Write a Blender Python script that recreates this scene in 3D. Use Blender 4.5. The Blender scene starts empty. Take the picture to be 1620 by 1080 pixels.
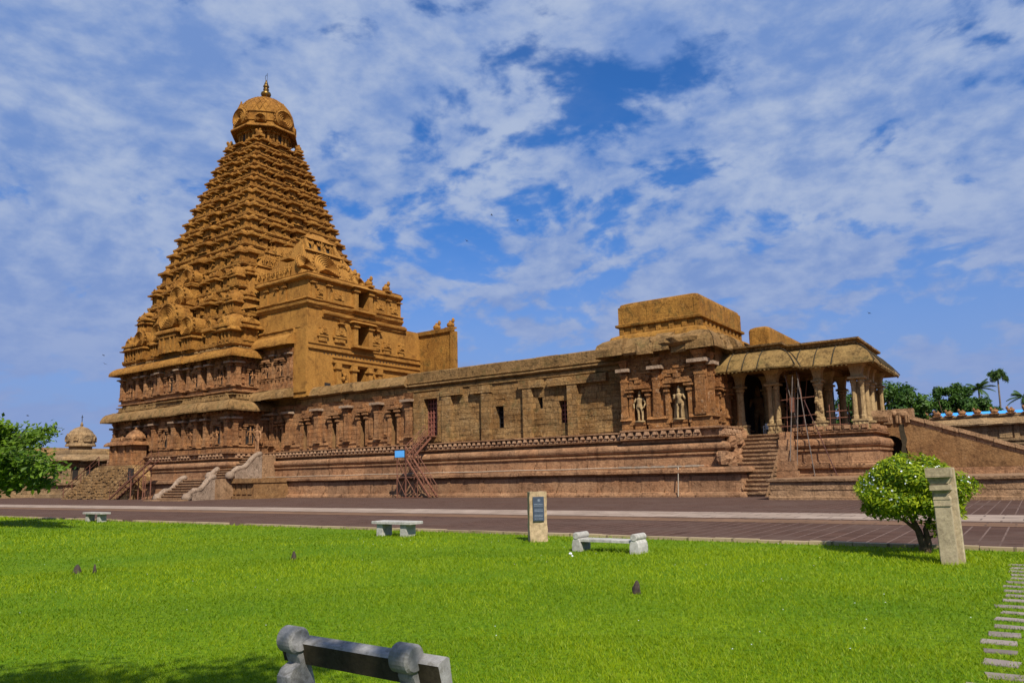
import bpy, math, random
import numpy as np
from mathutils import Vector, Matrix
R = math.radians
random.seed(7)
C = bpy.context.scene.collection
sc = bpy.context.scene

# ------------------------------------------------------------------ camera
F_PX = 1175.64
cam = bpy.data.cameras.new('camera'); camo = bpy.data.objects.new('camera', cam); C.objects.link(camo)
cam.sensor_fit = 'HORIZONTAL'; cam.sensor_width = 36.0
cam.lens = F_PX / 1620 * 36.0
cam.shift_y = 48.6 / 1620
cam.clip_start = 0.05; cam.clip_end = 4000
def cam_axes(yaw, pitch, roll):
    y, p, r = R(yaw), R(pitch), R(roll)
    Fv = Vector((math.sin(y)*math.cos(p), math.cos(y)*math.cos(p), math.sin(p)))
    Rv = Vector((math.cos(y), -math.sin(y), 0)); U = Rv.cross(Fv)
    return Rv*math.cos(r)+U*math.sin(r), -Rv*math.sin(r)+U*math.cos(r), Fv
rv, uv, fv = cam_axes(-35.03164, 7.91148, -1.23609)
camo.matrix_world = Matrix(((rv.x, uv.x, -fv.x, 0), (rv.y, uv.y, -fv.y, 0), (rv.z, uv.z, -fv.z, 1.65), (0, 0, 0, 1)))
sc.camera = camo

# ------------------------------------------------------------------ exposure, sky, sun
sc.view_settings.view_transform = 'Standard'; sc.view_settings.look = 'None'
sc.view_settings.gamma = 1.0; sc.view_settings.exposure = 0.35
try: sc.view_settings.use_curve_mapping = False
except Exception: pass
SUN_EL, SUN_AZ = 46.0, 128.5
sd = Vector((math.sin(R(SUN_AZ))*math.cos(R(SUN_EL)), math.cos(R(SUN_AZ))*math.cos(R(SUN_EL)), math.sin(R(SUN_EL))))
sl = bpy.data.lights.new('sun', 'SUN'); sl.energy = 5.0; sl.angle = R(0.6); sl.color = (1.0, 0.93, 0.82)
so = bpy.data.objects.new('sun', sl); C.objects.link(so)
so.rotation_euler = (-sd).to_track_quat('-Z', 'Y').to_euler()

class NT:
    def __init__(s, tree): s.t = tree; s.n = tree.nodes; s.l = tree.links
    def new(s, typ, **kw):
        n = s.n.new(typ)
        for k, v in kw.items(): setattr(n, k, v)
        return n
    def link(s, a, b): s.l.new(a, b)
    def put(s, sock, v):
        if isinstance(v, bpy.types.NodeSocket): s.l.new(v, sock)
        elif isinstance(v, (tuple, list)) and len(v) == 3 and sock.type == 'RGBA': sock.default_value = (*v, 1)
        else: sock.default_value = v
    def math(s, op, a, b=0.0, clamp=False):
        n = s.new('ShaderNodeMath', operation=op); n.use_clamp = clamp
        s.put(n.inputs[0], a); s.put(n.inputs[1], b); return n.outputs[0]
    def vmath(s, op, a, b=(0, 0, 0)):
        n = s.new('ShaderNodeVectorMath', operation=op); s.put(n.inputs[0], a); s.put(n.inputs[1], b); return n.outputs[0]
    def mix(s, f, a, b, mode='MIX'):
        n = s.new('ShaderNodeMix', data_type='RGBA', blend_type=mode)
        s.put(n.inputs[0], f); s.put(n.inputs[6], a); s.put(n.inputs[7], b); return n.outputs[2]
    def noise(s, vec, scale, detail=6, rough=.6, dist=0.0):
        n = s.new('ShaderNodeTexNoise'); s.put(n.inputs['Vector'], vec); n.inputs['Scale'].default_value = scale
        n.inputs['Detail'].default_value = detail; n.inputs['Roughness'].default_value = rough; n.inputs['Distortion'].default_value = dist
        return n.outputs[0]
    def ramp(s, f, lo, hi):
        n = s.new('ShaderNodeMapRange'); n.interpolation_type = 'SMOOTHSTEP'
        s.put(n.inputs[0], f); n.inputs[1].default_value = lo; n.inputs[2].default_value = hi
        return n.outputs[0]
    def sep(s, v):
        n = s.new('ShaderNodeSeparateXYZ'); s.put(n.inputs[0], v); return n.outputs
    def comb(s, x, y, z):
        n = s.new('ShaderNodeCombineXYZ'); s.put(n.inputs[0], x); s.put(n.inputs[1], y); s.put(n.inputs[2], z); return n.outputs[0]
    def pos(s): return s.new('ShaderNodeNewGeometry').outputs['Position']

w = bpy.data.worlds.new('World'); sc.world = w; w.use_nodes = True
k = NT(w.node_tree); k.n.clear()
sky = k.new('ShaderNodeTexSky'); sky.sky_type = 'NISHITA'; sky.sun_disc = False
sky.sun_elevation = R(SUN_EL); sky.sun_rotation = R(SUN_AZ); sky.air_density = 1.0; sky.dust_density = 0.6; sky.ozone_density = 3.0
SKY_STRENGTH = 0.062
gen = k.new('ShaderNodeTexCoord').outputs['Generated']
sx, sy, sz = k.sep(gen)[:3]
den = k.math('ADD', k.math('MAXIMUM', sz, 0.0), 0.16)
pl = k.comb(k.math('DIVIDE', sx, den), k.math('DIVIDE', sy, den), 0.0)
OFFX, OFFY = 8.2, 3.1
den = k.math('ADD', k.math('MAXIMUM', sz, 0.0), 0.42)
pc = k.comb(k.math('DIVIDE', sx, den), k.math('DIVIDE', sy, den), k.math('MULTIPLY', sz, 1.2))
warp = k.vmath('ADD', pc, k.vmath('MULTIPLY', k.comb(k.noise(pc, 3.0, 3, .5), k.noise(k.vmath('ADD', pc, (5, 5, 0)), 3.0, 3, .5), 0.0), (.12, .12, 0)))
big = k.noise(k.vmath('ADD', warp, (OFFX, OFFY, 0)), 1.7, 2, .5, .0)
med = k.noise(k.vmath('ADD', warp, (7.3, 2.2, 0)), 7.5, 4, .5, .0)
cel = k.noise(k.vmath('ADD', warp, (1.3, 9.2, 0)), 19.0, 5, .55, .0)
den2 = k.math('ADD', k.math('ADD', k.math('MULTIPLY', big, .62), k.math('MULTIPLY', med, .58)), k.math('MULTIPLY', cel, .34))
cov = k.ramp(den2, .655, .775)
cov = k.math('ADD', k.math("MULTIPLY", cov, .86), k.math("MULTIPLY", k.ramp(big, .25, .5), .14))
blue = k.mix(1.0, sky.outputs[0], (0.26, 0.95, 1.75), 'MULTIPLY')
shade = k.noise(k.vmath('ADD', pc, (4.4, 4.1, 0)), 4.5, 6, .6, .2)
cloud = k.mix(k.ramp(k.math('ADD', k.math('MULTIPLY', shade, .6), k.math('MULTIPLY', cel, .4)), .36, .64), (2.1, 3.6, 7.5), (5.2, 6.3, 8.7))
col = k.mix(cov, blue, cloud)
hz = k.ramp(sz, 0.40, 0.04)
col = k.mix(k.math('MULTIPLY', hz, .94), col, (3.1, 4.3, 7.8))
bg = k.new('ShaderNodeBackground'); k.link(col, bg.inputs[0]); bg.inputs[1].default_value = SKY_STRENGTH
wo = k.new('ShaderNodeOutputWorld'); k.link(bg.outputs[0], wo.inputs[0])

# ------------------------------------------------------------------ materials
def newmat(name):
    m = bpy.data.materials.new(name); m.use_nodes = True; k = NT(m.node_tree); k.n.clear()
    out = k.new('ShaderNodeOutputMaterial'); p = k.new('ShaderNodeBsdfPrincipled'); k.link(p.outputs[0], out.inputs[0])
    return m, k, p, out
def stone(name, a, b, dark, brick=None, stain=.6, streak=.5, white=0.0, bump=.35, fine=14.0, rough=.92, mortar=None, dist=.12, dirt=(3.0, .45, .35), pale=None, lich=None, lichamt=.0, green=None):
    m, k, p, out = newmat(name)
    P = k.pos(); x, y, z = k.sep(P)[:3]
    wallv = k.comb(k.math('ADD', x, k.math('MULTIPLY', y, 1.0)), z, 0.0)
    col = k.mix(k.ramp(k.noise(P, .55, 6, .65), .3, .7), a, b)
    h = k.noise(P, fine, 8, .7)
    if brick:
        bt = k.new('ShaderNodeTexBrick'); k.link(wallv, bt.inputs['Vector'])
        bt.inputs['Scale'].default_value = 1.0; bt.inputs['Brick Width'].default_value = brick[0]; bt.inputs['Row Height'].default_value = brick[1]
        bt.inputs['Mortar Size'].default_value = .018; bt.inputs['Mortar Smooth'].default_value = .4; bt.inputs['Bias'].default_value = 0
        bt.offset = .37; bt.squash = 1.35; bt.squash_frequency = 3
        bt.inputs['Color1'].default_value = (.72, .72, .72, 1); bt.inputs['Color2'].default_value = (1.25, 1.22, 1.15, 1)
        mc = mortar or (.45, .42, .40); bt.inputs['Mortar'].default_value = (*mc, 1)
        wob = k.noise(P, 2.2, 3, .5)
        warp = k.vmath('ADD', wallv, k.comb(k.math('MULTIPLY', wob, .10), k.math('MULTIPLY', wob, .06), 0.0)); k.link(warp, bt.inputs['Vector'])
        col = k.mix(.7, col, bt.outputs[0], 'MULTIPLY')
        h = k.math('SUBTRACT', h, k.math('MULTIPLY', bt.outputs[1], .9))
    # broad weather stains and rain streaks with their own outlines
    st = k.ramp(k.noise(P, 1.3, 9, .72, .6), .50, .68)
    col = k.mix(k.math('MULTIPLY', st, stain), col, dark)
    sv = k.vmath('MULTIPLY', P, (2.6, 2.6, .22))
    sk = k.ramp(k.noise(sv, 1.0, 7, .7, .3), .54, .70)
    col = k.mix(k.math('MULTIPLY', sk, streak), col, dark)
    if white:
        wv = k.ramp(k.noise(k.vmath('ADD', P, (11, 5, 3)), 2.3, 8, .75, .4), .60, .72)
        col = k.mix(k.math('MULTIPLY', wv, white), col, (.50, .40, .30))
    if lich:
        lv = k.ramp(k.noise(k.vmath('ADD', P, (5, 17, 9)), 1.7, 9, .75, .5), .47, .66)
        col = k.mix(k.math('MULTIPLY', lv, lichamt), col, lich)
    if green:
        gv = k.ramp(k.noise(k.vmath('ADD', P, (25, 7, 2)), .9, 8, .7, .5), .52, .66)
        col = k.mix(k.math('MULTIPLY', gv, .55), col, green)
    dv = k.ramp(k.noise(k.vmath('ADD', P, (31, 3, 8)), dirt[0], 10, .78, .4), .50, .62)
    col = k.mix(k.math('MULTIPLY', dv, dirt[1]), col, dark)
    pv_ = k.ramp(k.noise(k.vmath('ADD', P, (2, 41, 8)), dirt[0]*1.3, 10, .8, .3), .54, .66)
    col = k.mix(k.math('MULTIPLY', pv_, dirt[2]), col, pale or tuple(min(.6, c*1.5+.02) for c in a))
    grain = k.noise(P, 9.0, 8, .75)
    col = k.mix(.8, col, k.mix(k.ramp(grain, .28, .72), (.62, .60, .58), (1.32, 1.30, 1.26)), 'MULTIPLY')
    k.link(col, p.inputs['Base Color']); p.inputs['Roughness'].default_value = rough
    p.inputs['Specular IOR Level'].default_value = .15
    bp = k.new('ShaderNodeBump'); bp.inputs['Strength'].default_value = min(1.0, bump*1.6); bp.inputs['Distance'].default_value = dist
    k.link(h, bp.inputs['Height']); k.link(bp.outputs[0], p.inputs['Normal'])
    return m
def plain(name, a, rough=.6, metal=0.0, var=.25, scale=6.0, b=None, bump=.1):
    m, k, p, out = newmat(name); P = k.pos()
    b = b or tuple(c*(1-var) for c in a)
    col = k.mix(k.ramp(k.noise(P, scale, 6, .65), .35, .65), a, b)
    k.link(col, p.inputs['Base Color']); p.inputs['Roughness'].default_value = rough; p.inputs['Metallic'].default_value = metal
    bp = k.new('ShaderNodeBump'); bp.inputs['Strength'].default_value = bump; bp.inputs['Distance'].default_value = .02
    k.link(k.noise(P, scale*4, 5, .7), bp.inputs['Height']); k.link(bp.outputs[0], p.inputs['Normal'])
    return m
def leafmat(name, a, b, trans=.35, rough=.5):
    m, k, p, out = newmat(name)
    at = k.new('ShaderNodeAttribute'); at.attribute_name = 'tint'
    col = k.mix(at.outputs['Fac'], a, b)
    k.link(col, p.inputs['Base Color']); p.inputs['Roughness'].default_value = rough; p.inputs['Specular IOR Level'].default_value = .25
    tr = k.new('ShaderNodeBsdfTranslucent'); k.link(k.mix(1.0, col, (1.25, 1.3, .5), 'MULTIPLY'), tr.inputs[0])
    mx = k.new('ShaderNodeMixShader'); mx.inputs[0].default_value = trans
    k.link(p.outputs[0], mx.inputs[1]); k.link(tr.outputs[0], mx.inputs[2]); k.link(mx.outputs[0], out.inputs[0])
    return m

M = {}
M['gold'] = stone('ochre_stucco', (.36, .180, .040), (.275, .128, .027), (.095, .040, .011), None, .6, .5, .08, .30, 7.0, dirt=(1.6, .35, .3))
M['oldgold'] = stone('weathered_ochre_stucco', (.33, .165, .034), (.235, .108, .021), (.058, .026, .008), None, .7, .7, .12, .45, 6.0, green=(.10, .075, .02), dirt=(1.1, .5, .35))
M['carved'] = stone('carved_ochre_stone', (.35, .172, .036), (.235, .103, .020), (.055, .022, .006), None, .6, .4, .14, .8, 4.0, dirt=(2.6, .5, .5), pale=(.46, .27, .085))
M['red'] = stone('carved_red_sandstone', (.365, .195, .090), (.255, .115, .047), (.060, .024, .011), (1.1, .42), .6, .55, .42, .75, 7.0, dirt=(2.8, .6, .6), pale=(.46, .30, .18), mortar=(.66, .64, .62))
M['pink'] = stone('pink_granite', (.355, .205, .112), (.27, .138, .070), (.075, .036, .020), (2.2, 1.6), .6, .75, .30, .45, 9.0, dirt=(2.2, .55, .4))
M['tan'] = stone('tan_ashlar', (.345, .215, .092), (.225, .115, .038), (.060, .031, .012), (1.15, .46), .6, .6, .45, .75, 7.0, green=(.115, .105, .042), dirt=(3.2, .6, .65), pale=(.47, .34, .19))
M['brown'] = stone('brown_plaster', (.265, .152, .066), (.195, .102, .042), (.075, .037, .018), None, .65, .5, .30, .4, 5.0, dirt=(1.5, .5, .35))
M['moss'] = stone('mossy_kapota_stone', (.29, .175, .072), (.205, .118, .044), (.050, .030, .013), None, .8, .7, .30, .6, 6.0, green=(.115, .092, .032), dirt=(2.0, .6, .4))
M['rubble'] = stone('rubble_masonry', (.34, .215, .10), (.26, .15, .062), (.10, .055, .022), (.55, .30), .5, .35, .45, .8, 5.0, dirt=(3.2, .55, .5))
M['step'] = stone('worn_step_stone', (.33, .205, .115), (.255, .148, .078), (.085, .048, .024), None, .6, .45, .3, .5, 6.0, dirt=(2.6, .55, .4))
M['eave'] = stone('lichened_eave_slab', (.255, .165, .060), (.175, .105, .036), (.050, .031, .012), None, .8, .8, .2, .35, 9.0, green=(.11, .09, .03), dirt=(1.8, .7, .45), dist=.05)
M['plate'] = stone('pale_capital_stone', (.37, .275, .195), (.28, .19, .125), (.10, .06, .035), None, .5, .3, .3, .4, 7.0)
M['bay'] = stone('stained_orange_stone', (.345, .172, .066), (.235, .100, .034), (.055, .022, .010), (1.6, .8), .6, .6, .40, .6, 7.0, dirt=(2.2, .55, .7), pale=(.48, .33, .20), mortar=(.75, .73, .7))
M['lion'] = stone('worn_frieze_stone', (.40, .25, .150), (.32, .18, .10), (.09, .045, .026), None, .5, .4, .35, .5, 7.0, dirt=(2.6, .5, .4))
M['grey'] = stone('grey_worn_stone', (.30, .225, .168), (.23, .165, .118), (.075, .05, .034), None, .5, .4, .35, .4, 7.0, dirt=(2.6, .6, .5))
M['far'] = stone('far_grey_stone', (.31, .215, .12), (.24, .155, .078), (.10, .06, .032), (1.2, .5), .55, .45, .3, .5, 5.0)
M['bench'] = stone('weathered_concrete', (.42, .41, .38), (.34, .33, .30), (.17, .16, .13), None, .35, .35, .0, .35, 22.0, dist=.006, dirt=(8, .3, .2))
M['bench2'] = stone('dirty_concrete', (.30, .295, .29), (.225, .22, .215), (.09, .082, .062), None, .5, .6, .0, .40, 40.0, dist=.004, dirt=(14, .5, .3))
M['dirt'] = stone('blackened_concrete', (.065, .052, .032), (.038, .031, .02), (.015, .012, .008), None, .5, .6, .0, .45, 30.0, dist=.004, dirt=(12, .5, .3))
M['post'] = stone('buff_granite', (.39, .325, .22), (.32, .26, .165), (.15, .115, .065), None, .35, .45, .15, .4, 30.0, dist=.006, dirt=(10, .4, .3))
M['column'] = stone('buff_column_stone', (.37, .265, .135), (.285, .19, .09), (.11, .066, .03), None, .5, .5, .25, .4, 8.0, dist=.03)
M['info'] = stone('rough_buff_stone', (.43, .325, .20), (.34, .245, .14), (.16, .105, .055), None, .35, .4, .3, .5, 18.0, dist=.012, dirt=(8, .4, .3))
M['rock'] = plain('dark_field_stone', (.055, .035, .025), .85, 0, .45, 12, None, .6)
M['rust'] = plain('rusty_steel', (.19, .070, .036), .75, 0, .4, 8)
M['grille'] = plain('red_oxide_grille', (.24, .075, .05), .7, 0, .3, 8)
M['dark'] = plain('painted_interior_shade', (.018, .013, .010), .95, 0, .3, 3)  # near-black colour standing in for the shade inside openings and the porch
M['wood'] = plain('dark_red_door', (.075, .022, .015), .8, 0, .3, 3)
M['bluesign'] = plain('blue_painted_board', (.10, .40, .85), .5, 0, .08, 3)
M['bluesheet'] = plain('blue_roof_sheet', (.05, .36, .88), .5, 0, .12, 1.5)
M['plaque'] = plain('dark_slate_plaque', (.050, .066, .098), .35, 0, .25, 10)
M['letter'] = plain('engraved_lettering', (.24, .28, .34), .5, 0, .1, 10)
M['brass'] = plain('tarnished_brass', (.26, .15, .035), .42, .85, .55, 6)
M['iron'] = plain('dark_iron', (.03, .03, .03), .6, .3, .2, 6)
M['pipe'] = plain('white_pipe', (.42, .36, .27), .5, 0, .3, 3)
M['white'] = plain('white_plastic', (.8, .8, .78), .4, 0, .05, 6)
M['litter'] = plain('white_paper', (.8, .8, .85), .7, 0, .05, 6)
M['bird'] = plain('dark_plumage', (.02, .02, .025), .7, 0, .1, 6)
M['bark'] = plain('brown_bark', (.11, .065, .038), .9, 0, .55, 9, None, .8)
M['palmbark'] = plain('grey_palm_bark', (.16, .13, .11), .9, 0, .4, 4, None, .5)
M['leaf'] = leafmat('bush_leaf', (.042, .120, .006), (.41, .47, .012), .38)
M['treeleaf'] = leafmat('tree_leaf', (.016, .052, .005), (.145, .235, .010), .34)
M['farleaf'] = leafmat('far_leaf', (.012, .042, .008), (.075, .15, .016), .25)
M['palmleaf'] = leafmat('palm_leaf', (.014, .05, .012), (.09, .15, .025), .2)
M['petal'] = plain('white_petal', (.70, .72, .80), .6, 0, .05, 6)
M['blade'] = leafmat('grass_blade', (.078, .162, .001), (.300, .372, .001), .35, .55)

def paving_mat():
    m, k, p, out = newmat('maroon_brick_paving'); P = k.pos()
    bt = k.new('ShaderNodeTexBrick'); k.link(P, bt.inputs['Vector'])
    bt.inputs['Scale'].default_value = 1.0; bt.inputs['Brick Width'].default_value = .42; bt.inputs['Row Height'].default_value = .42
    bt.inputs['Mortar Size'].default_value = .022; bt.offset = 0.0
    bt.inputs['Color1'].default_value = (.060, .033, .024, 1); bt.inputs['Color2'].default_value = (.086, .047, .034, 1); bt.inputs['Mortar'].default_value = (.155, .105, .085, 1)
    col = k.mix(k.ramp(k.noise(P, .35, 7, .65), .42, .68), bt.outputs[0], (.100, .064, .050))
    col = k.mix(k.math('MULTIPLY', k.ramp(k.noise(P, 1.9, 8, .7), .52, .7), .55), col, (.048, .026, .022))
    k.link(col, p.inputs['Base Color']); p.inputs['Roughness'].default_value = .95; p.inputs['Specular IOR Level'].default_value = .04
    bp = k.new('ShaderNodeBump'); bp.inputs['Strength'].default_value = .5; bp.inputs['Distance'].default_value = .01
    k.link(bt.outputs[1], bp.inputs['Height']); bp.invert = True; k.link(bp.outputs[0], p.inputs['Normal']); return m
M['paving'] = paving_mat()
def slab_mat(name, a, b, mort, bw, rh):
    m, k, p, out = newmat(name); P = k.pos()
    bt = k.new('ShaderNodeTexBrick'); k.link(P, bt.inputs['Vector'])
    bt.inputs['Scale'].default_value = 1.0; bt.inputs['Brick Width'].default_value = bw; bt.inputs['Row Height'].default_value = rh
    bt.inputs['Mortar Size'].default_value = .03
    bt.inputs['Color1'].default_value = (*a, 1); bt.inputs['Color2'].default_value = (*b, 1); bt.inputs['Mortar'].default_value = (*mort, 1)
    col = k.mix(k.math('MULTIPLY', k.ramp(k.noise(k.vmath('MULTIPLY', P, (.35, 1.6, 1)), 1.2, 8, .7), .48, .66), .7), bt.outputs[0], tuple(c*.5 for c in b))
    k.link(col, p.inputs['Base Color']); p.inputs['Roughness'].default_value = .9; p.inputs['Specular IOR Level'].default_value = .2; return m
M['strip'] = slab_mat('pale_stone_slabs', (.36, .275, .215), (.27, .20, .15), (.14, .10, .075), 1.1, .9)
M['strip2'] = slab_mat('brown_stone_band', (.19, .105, .058), (.16, .088, .047), (.09, .055, .035), 1.4, .5)
M['kerb'] = slab_mat('buff_kerb', (.38, .29, .175), (.30, .225, .13), (.16, .12, .07), 1.1, 4.0)
M['slab'] = slab_mat('grey_stepping_slab', (.27, .225, .195), (.20, .165, .14), (.22, .18, .16), .8, .63)
def lawn_mat():
    m, k, p, out = newmat('lawn_soil_and_thatch'); P = k.pos()
    col = k.mix(k.ramp(k.noise(P, .45, 6, .6), .35, .65), (.10, .185, .002), (.145, .22, .002))
    col = k.mix(k.ramp(k.noise(P, 14, 6, .7), .35, .7), col, (.045, .10, .003))
    k.link(col, p.inputs['Base Color']); p.inputs['Roughness'].default_value = .95; p.inputs['Specular IOR Level'].default_value = .1; return m
M['lawn'] = lawn_mat()

# ------------------------------------------------------------------ mesh helpers
class MB:
    def __init__(s): s.v = []; s.f = []; s.m = []
    def add(s, vs, fs, mi=0):
        o = len(s.v); s.v.extend(vs)
        for f in fs: s.f.append(tuple(i+o for i in f)); s.m.append(mi)
    def quad(s, a, b, c, d, mi=0): s.add([a, b, c, d], [(0, 1, 2, 3)], mi)
    def box(s, x0, x1, y0, y1, z0, z1, mi=0):
        vs = [(x0,y0,z0),(x1,y0,z0),(x1,y1,z0),(x0,y1,z0),(x0,y0,z1),(x1,y0,z1),(x1,y1,z1),(x0,y1,z1)]
        s.add(vs, [(0,3,2,1),(4,5,6,7),(0,1,5,4),(1,2,6,5),(2,3,7,6),(3,0,4,7)], mi)
    def rings(s, rings, mi=0, cap0=True, cap1=True):
        n = len(rings[0]); vs = [p for r in rings for p in r]; fs = []
        for i in range(len(rings)-1):
            for j in range(n):
                a = i*n+j; b = i*n+(j+1) % n
                fs.append((a, b, b+n, a+n))
        if cap0: fs.append(tuple(reversed(range(n))))
        if cap1: fs.append(tuple(range((len(rings)-1)*n, len(rings)*n)))
        s.add(vs, fs, mi)
    def lathe(s, cx, cy, prof, n=12, mi=0, ph=0.0, sx=1.0, sy=1.0):
        s.rings([[(cx+sx*r*math.cos(2*math.pi*j/n+ph), cy+sy*r*math.sin(2*math.pi*j/n+ph), z) for j in range(n)] for r, z in prof], mi)
    def tube(s, p, q, r0, r1=None, n=6, mi=0):
        p, q = Vector(p), Vector(q); r1 = r0 if r1 is None else r1; d = (q-p)
        if d.length < 1e-6: return
        d.normalize(); a = d.orthogonal().normalized(); b = d.cross(a)
        s.rings([[tuple(c+(a*math.cos(2*math.pi*j/n)+b*math.sin(2*math.pi*j/n))*r) for j in range(n)] for c, r in ((p, r0), (q, r1))], mi)
    def path(s, pts, rad, n=6, mi=0):
        pts = [Vector(p) for p in pts]; rr = []
        up = None
        for i, p in enumerate(pts):
            d = (pts[min(i+1, len(pts)-1)]-pts[max(i-1, 0)]).normalized()
            a = d.orthogonal().normalized() if up is None else (up-d*up.dot(d)).normalized()
            up = a; b = d.cross(a); r = rad[i] if isinstance(rad, (list, tuple)) else rad
            rr.append([tuple(p+(a*math.cos(2*math.pi*j/n)+b*math.sin(2*math.pi*j/n))*r) for j in range(n)])
        s.rings(rr, mi)
    def bar(s, p, q, w, h=None, mi=0):
        s.tube(p, q, w*.7071, None, 4, mi)
    def xform(s, mat, start=0):
        for i in range(start, len(s.v)): s.v[i] = tuple(mat @ Vector(s.v[i]))
    def build(s, name, mats, parent=None, smooth=False):
        me = bpy.data.meshes.new(name); me.from_pydata(s.v, [], s.f)
        mats = mats if isinstance(mats, (list, tuple)) else [mats]
        for m in mats: me.materials.append(M[m] if isinstance(m, str) else m)
        if len(mats) > 1: me.polygons.foreach_set('material_index', s.m)
        if smooth: me.polygons.foreach_set('use_smooth', [True]*len(s.f))
        me.update(); return link(name, me, parent)
def link(name, me, parent=None):
    o = bpy.data.objects.new(name, me); C.objects.link(o)
    if parent is not None:
        o.parent = parent; o.matrix_parent_inverse = parent_inv(parent)
    return o
def world_m(o):
    m = o.matrix_basis.copy()
    return m if o.parent is None else world_m(o.parent) @ o.matrix_parent_inverse @ m
def parent_inv(parent): return world_m(parent).inverted()
def tag(o, label=None, cat=None, group=None, kind=None):
    if label: o['label'] = label
    if cat: o['category'] = cat
    if group: o['group'] = group
    if kind: o['kind'] = kind
    return o
def thing(name, label, cat, loc=(0, 0, 0), group=None):
    o = bpy.data.objects.new(name, None); C.objects.link(o); o.location = loc; o.empty_display_size = .3
    return tag(o, label, cat, group)
def copy_tree(o, parent=None):
    c = o.copy(); C.objects.link(c)
    if parent is not None: c.parent = parent
    for ch in list(o.children): copy_tree(ch, c)
    return c
def numpy_mesh(name, verts, faces_n, mat, parent=None, tint=None):
    # verts (n*faces_n,3): each face owns its own faces_n vertices
    n = len(verts)//faces_n
    me = bpy.data.meshes.new(name)
    me.vertices.add(len(verts)); me.vertices.foreach_set('co', verts.astype(np.float32).ravel())
    me.loops.add(len(verts)); me.loops.foreach_set('vertex_index', np.arange(len(verts), dtype=np.int32))
    me.polygons.add(n); me.polygons.foreach_set('loop_start', np.arange(0, len(verts), faces_n, dtype=np.int32))
    me.polygons.foreach_set('loop_total', np.full(n, faces_n, dtype=np.int32))
    me.materials.append(M[mat])
    if tint is not None:
        at = me.attributes.new('tint', 'FLOAT', 'POINT'); at.data.foreach_set('value', np.repeat(tint, faces_n).astype(np.float32))
    me.update(calc_edges=True); return link(name, me, parent)

def offset_path(path, closed, step=None):
    """points with outward vectors (outward = right of travel)"""
    n = len(path); P = [Vector((p[0], p[1])) for p in path]; segs = n if closed else n-1; out = []
    nor = []
    for i in range(segs):
        d = (P[(i+1) % n]-P[i]).normalized(); nor.append(Vector((d.y, -d.x)))
    for i in range(n):
        if closed: a, b = nor[i-1], nor[i % segs]
        else: a, b = nor[max(i-1, 0)], nor[min(i, segs-1)]
        mv = a+b; den = 1+a.dot(b)
        mv = mv/den if den > .05 else a
        out.append((P[i], mv))
        if i < segs and step:
            L = (P[(i+1) % n]-P[i]).length; q = max(1, int(L/step))
            for j in range(1, q): out.append((P[i].lerp(P[(i+1) % n], j/q), nor[i]))
    return out
def sweep(mb, path, prof, closed=False, step=None, jit=0.0, mi=0, cap_ends=True, rng=random):
    pts = offset_path(path, closed, step); m = len(prof); n = len(pts); vs = []
    for p, v in pts:
        jz = rng.uniform(-1, 1)
        for off, z in prof:
            jo = (rng.uniform(-1, 1)*jit) if jit else 0; q = p+v*(off+jo)
            vs.append((q.x, q.y, z+(rng.uniform(-.5, .5)+jz*.4)*jit))
    fs = []
    for i in range(n if closed else n-1):
        a = i*m; b = ((i+1) % n)*m
        for j in range(m-1): fs.append((a+j, b+j, b+j+1, a+j+1))
    if not closed and cap_ends:
        fs.append(tuple(range(m))); fs.append(tuple(reversed(range((n-1)*m, n*m))))
    mb.add(vs, fs, mi)
def sweep_blocks(mb, path, prof, closed=False, step=1.0, jit=.03, gap=.012, mi=0, rng=random, drop=0.0):
    pts = offset_path(path, closed, step); n = len(pts); m = len(prof)
    for i in range(n if closed else n-1):
        (p, v), (q, w_) = pts[i], pts[(i+1) % n]; t = (q-p); L = t.length
        if L < 1e-4: continue
        t.normalize(); jo, jz = rng.uniform(-1, 1)*jit, rng.uniform(-1, 1)*jit*.6; vs = []
        cut = rng.random() < drop
        for (c, vv, sg) in ((p, v, 1), (q, w_, -1)):
            for a, (off, z) in enumerate(prof):
                o = off+jo+rng.uniform(-1, 1)*jit*.35
                if cut and off > .3: o = off*rng.uniform(.55, .8)
                r = c+vv*o+t*(sg*gap); vs.append((r.x, r.y, z+jz+rng.uniform(-1, 1)*jit*.35))
        mb.add(vs, [(j, m+j, m+j+1, j+1) for j in range(m-1)]+[tuple(range(m)), tuple(reversed(range(m, 2*m)))], mi)
def arc(c, r, a0, a1, n, sx=1.0):
    return [(c[0]+sx*r*math.cos(R(a0+(a1-a0)*i/n)), c[1]+r*math.sin(R(a0+(a1-a0)*i/n))) for i in range(n+1)]
def kapota(z0, z1, tip, back, n=6, lip=.12, under=.25):
    """curved eave profile: underside, lip, convex curve up to the wall"""
    pr = [(back-.05, z0+under), (tip-.10, z0+.03), (tip, z0), (tip+.02, z0+lip)]
    for i in range(1, n+1):
        t = i/n*math.pi/2
        pr.append((back+(tip-back)*math.cos(t)**1.0, z0+lip+(z1-z0-lip)*math.sin(t)**.95))
    return pr
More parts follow.
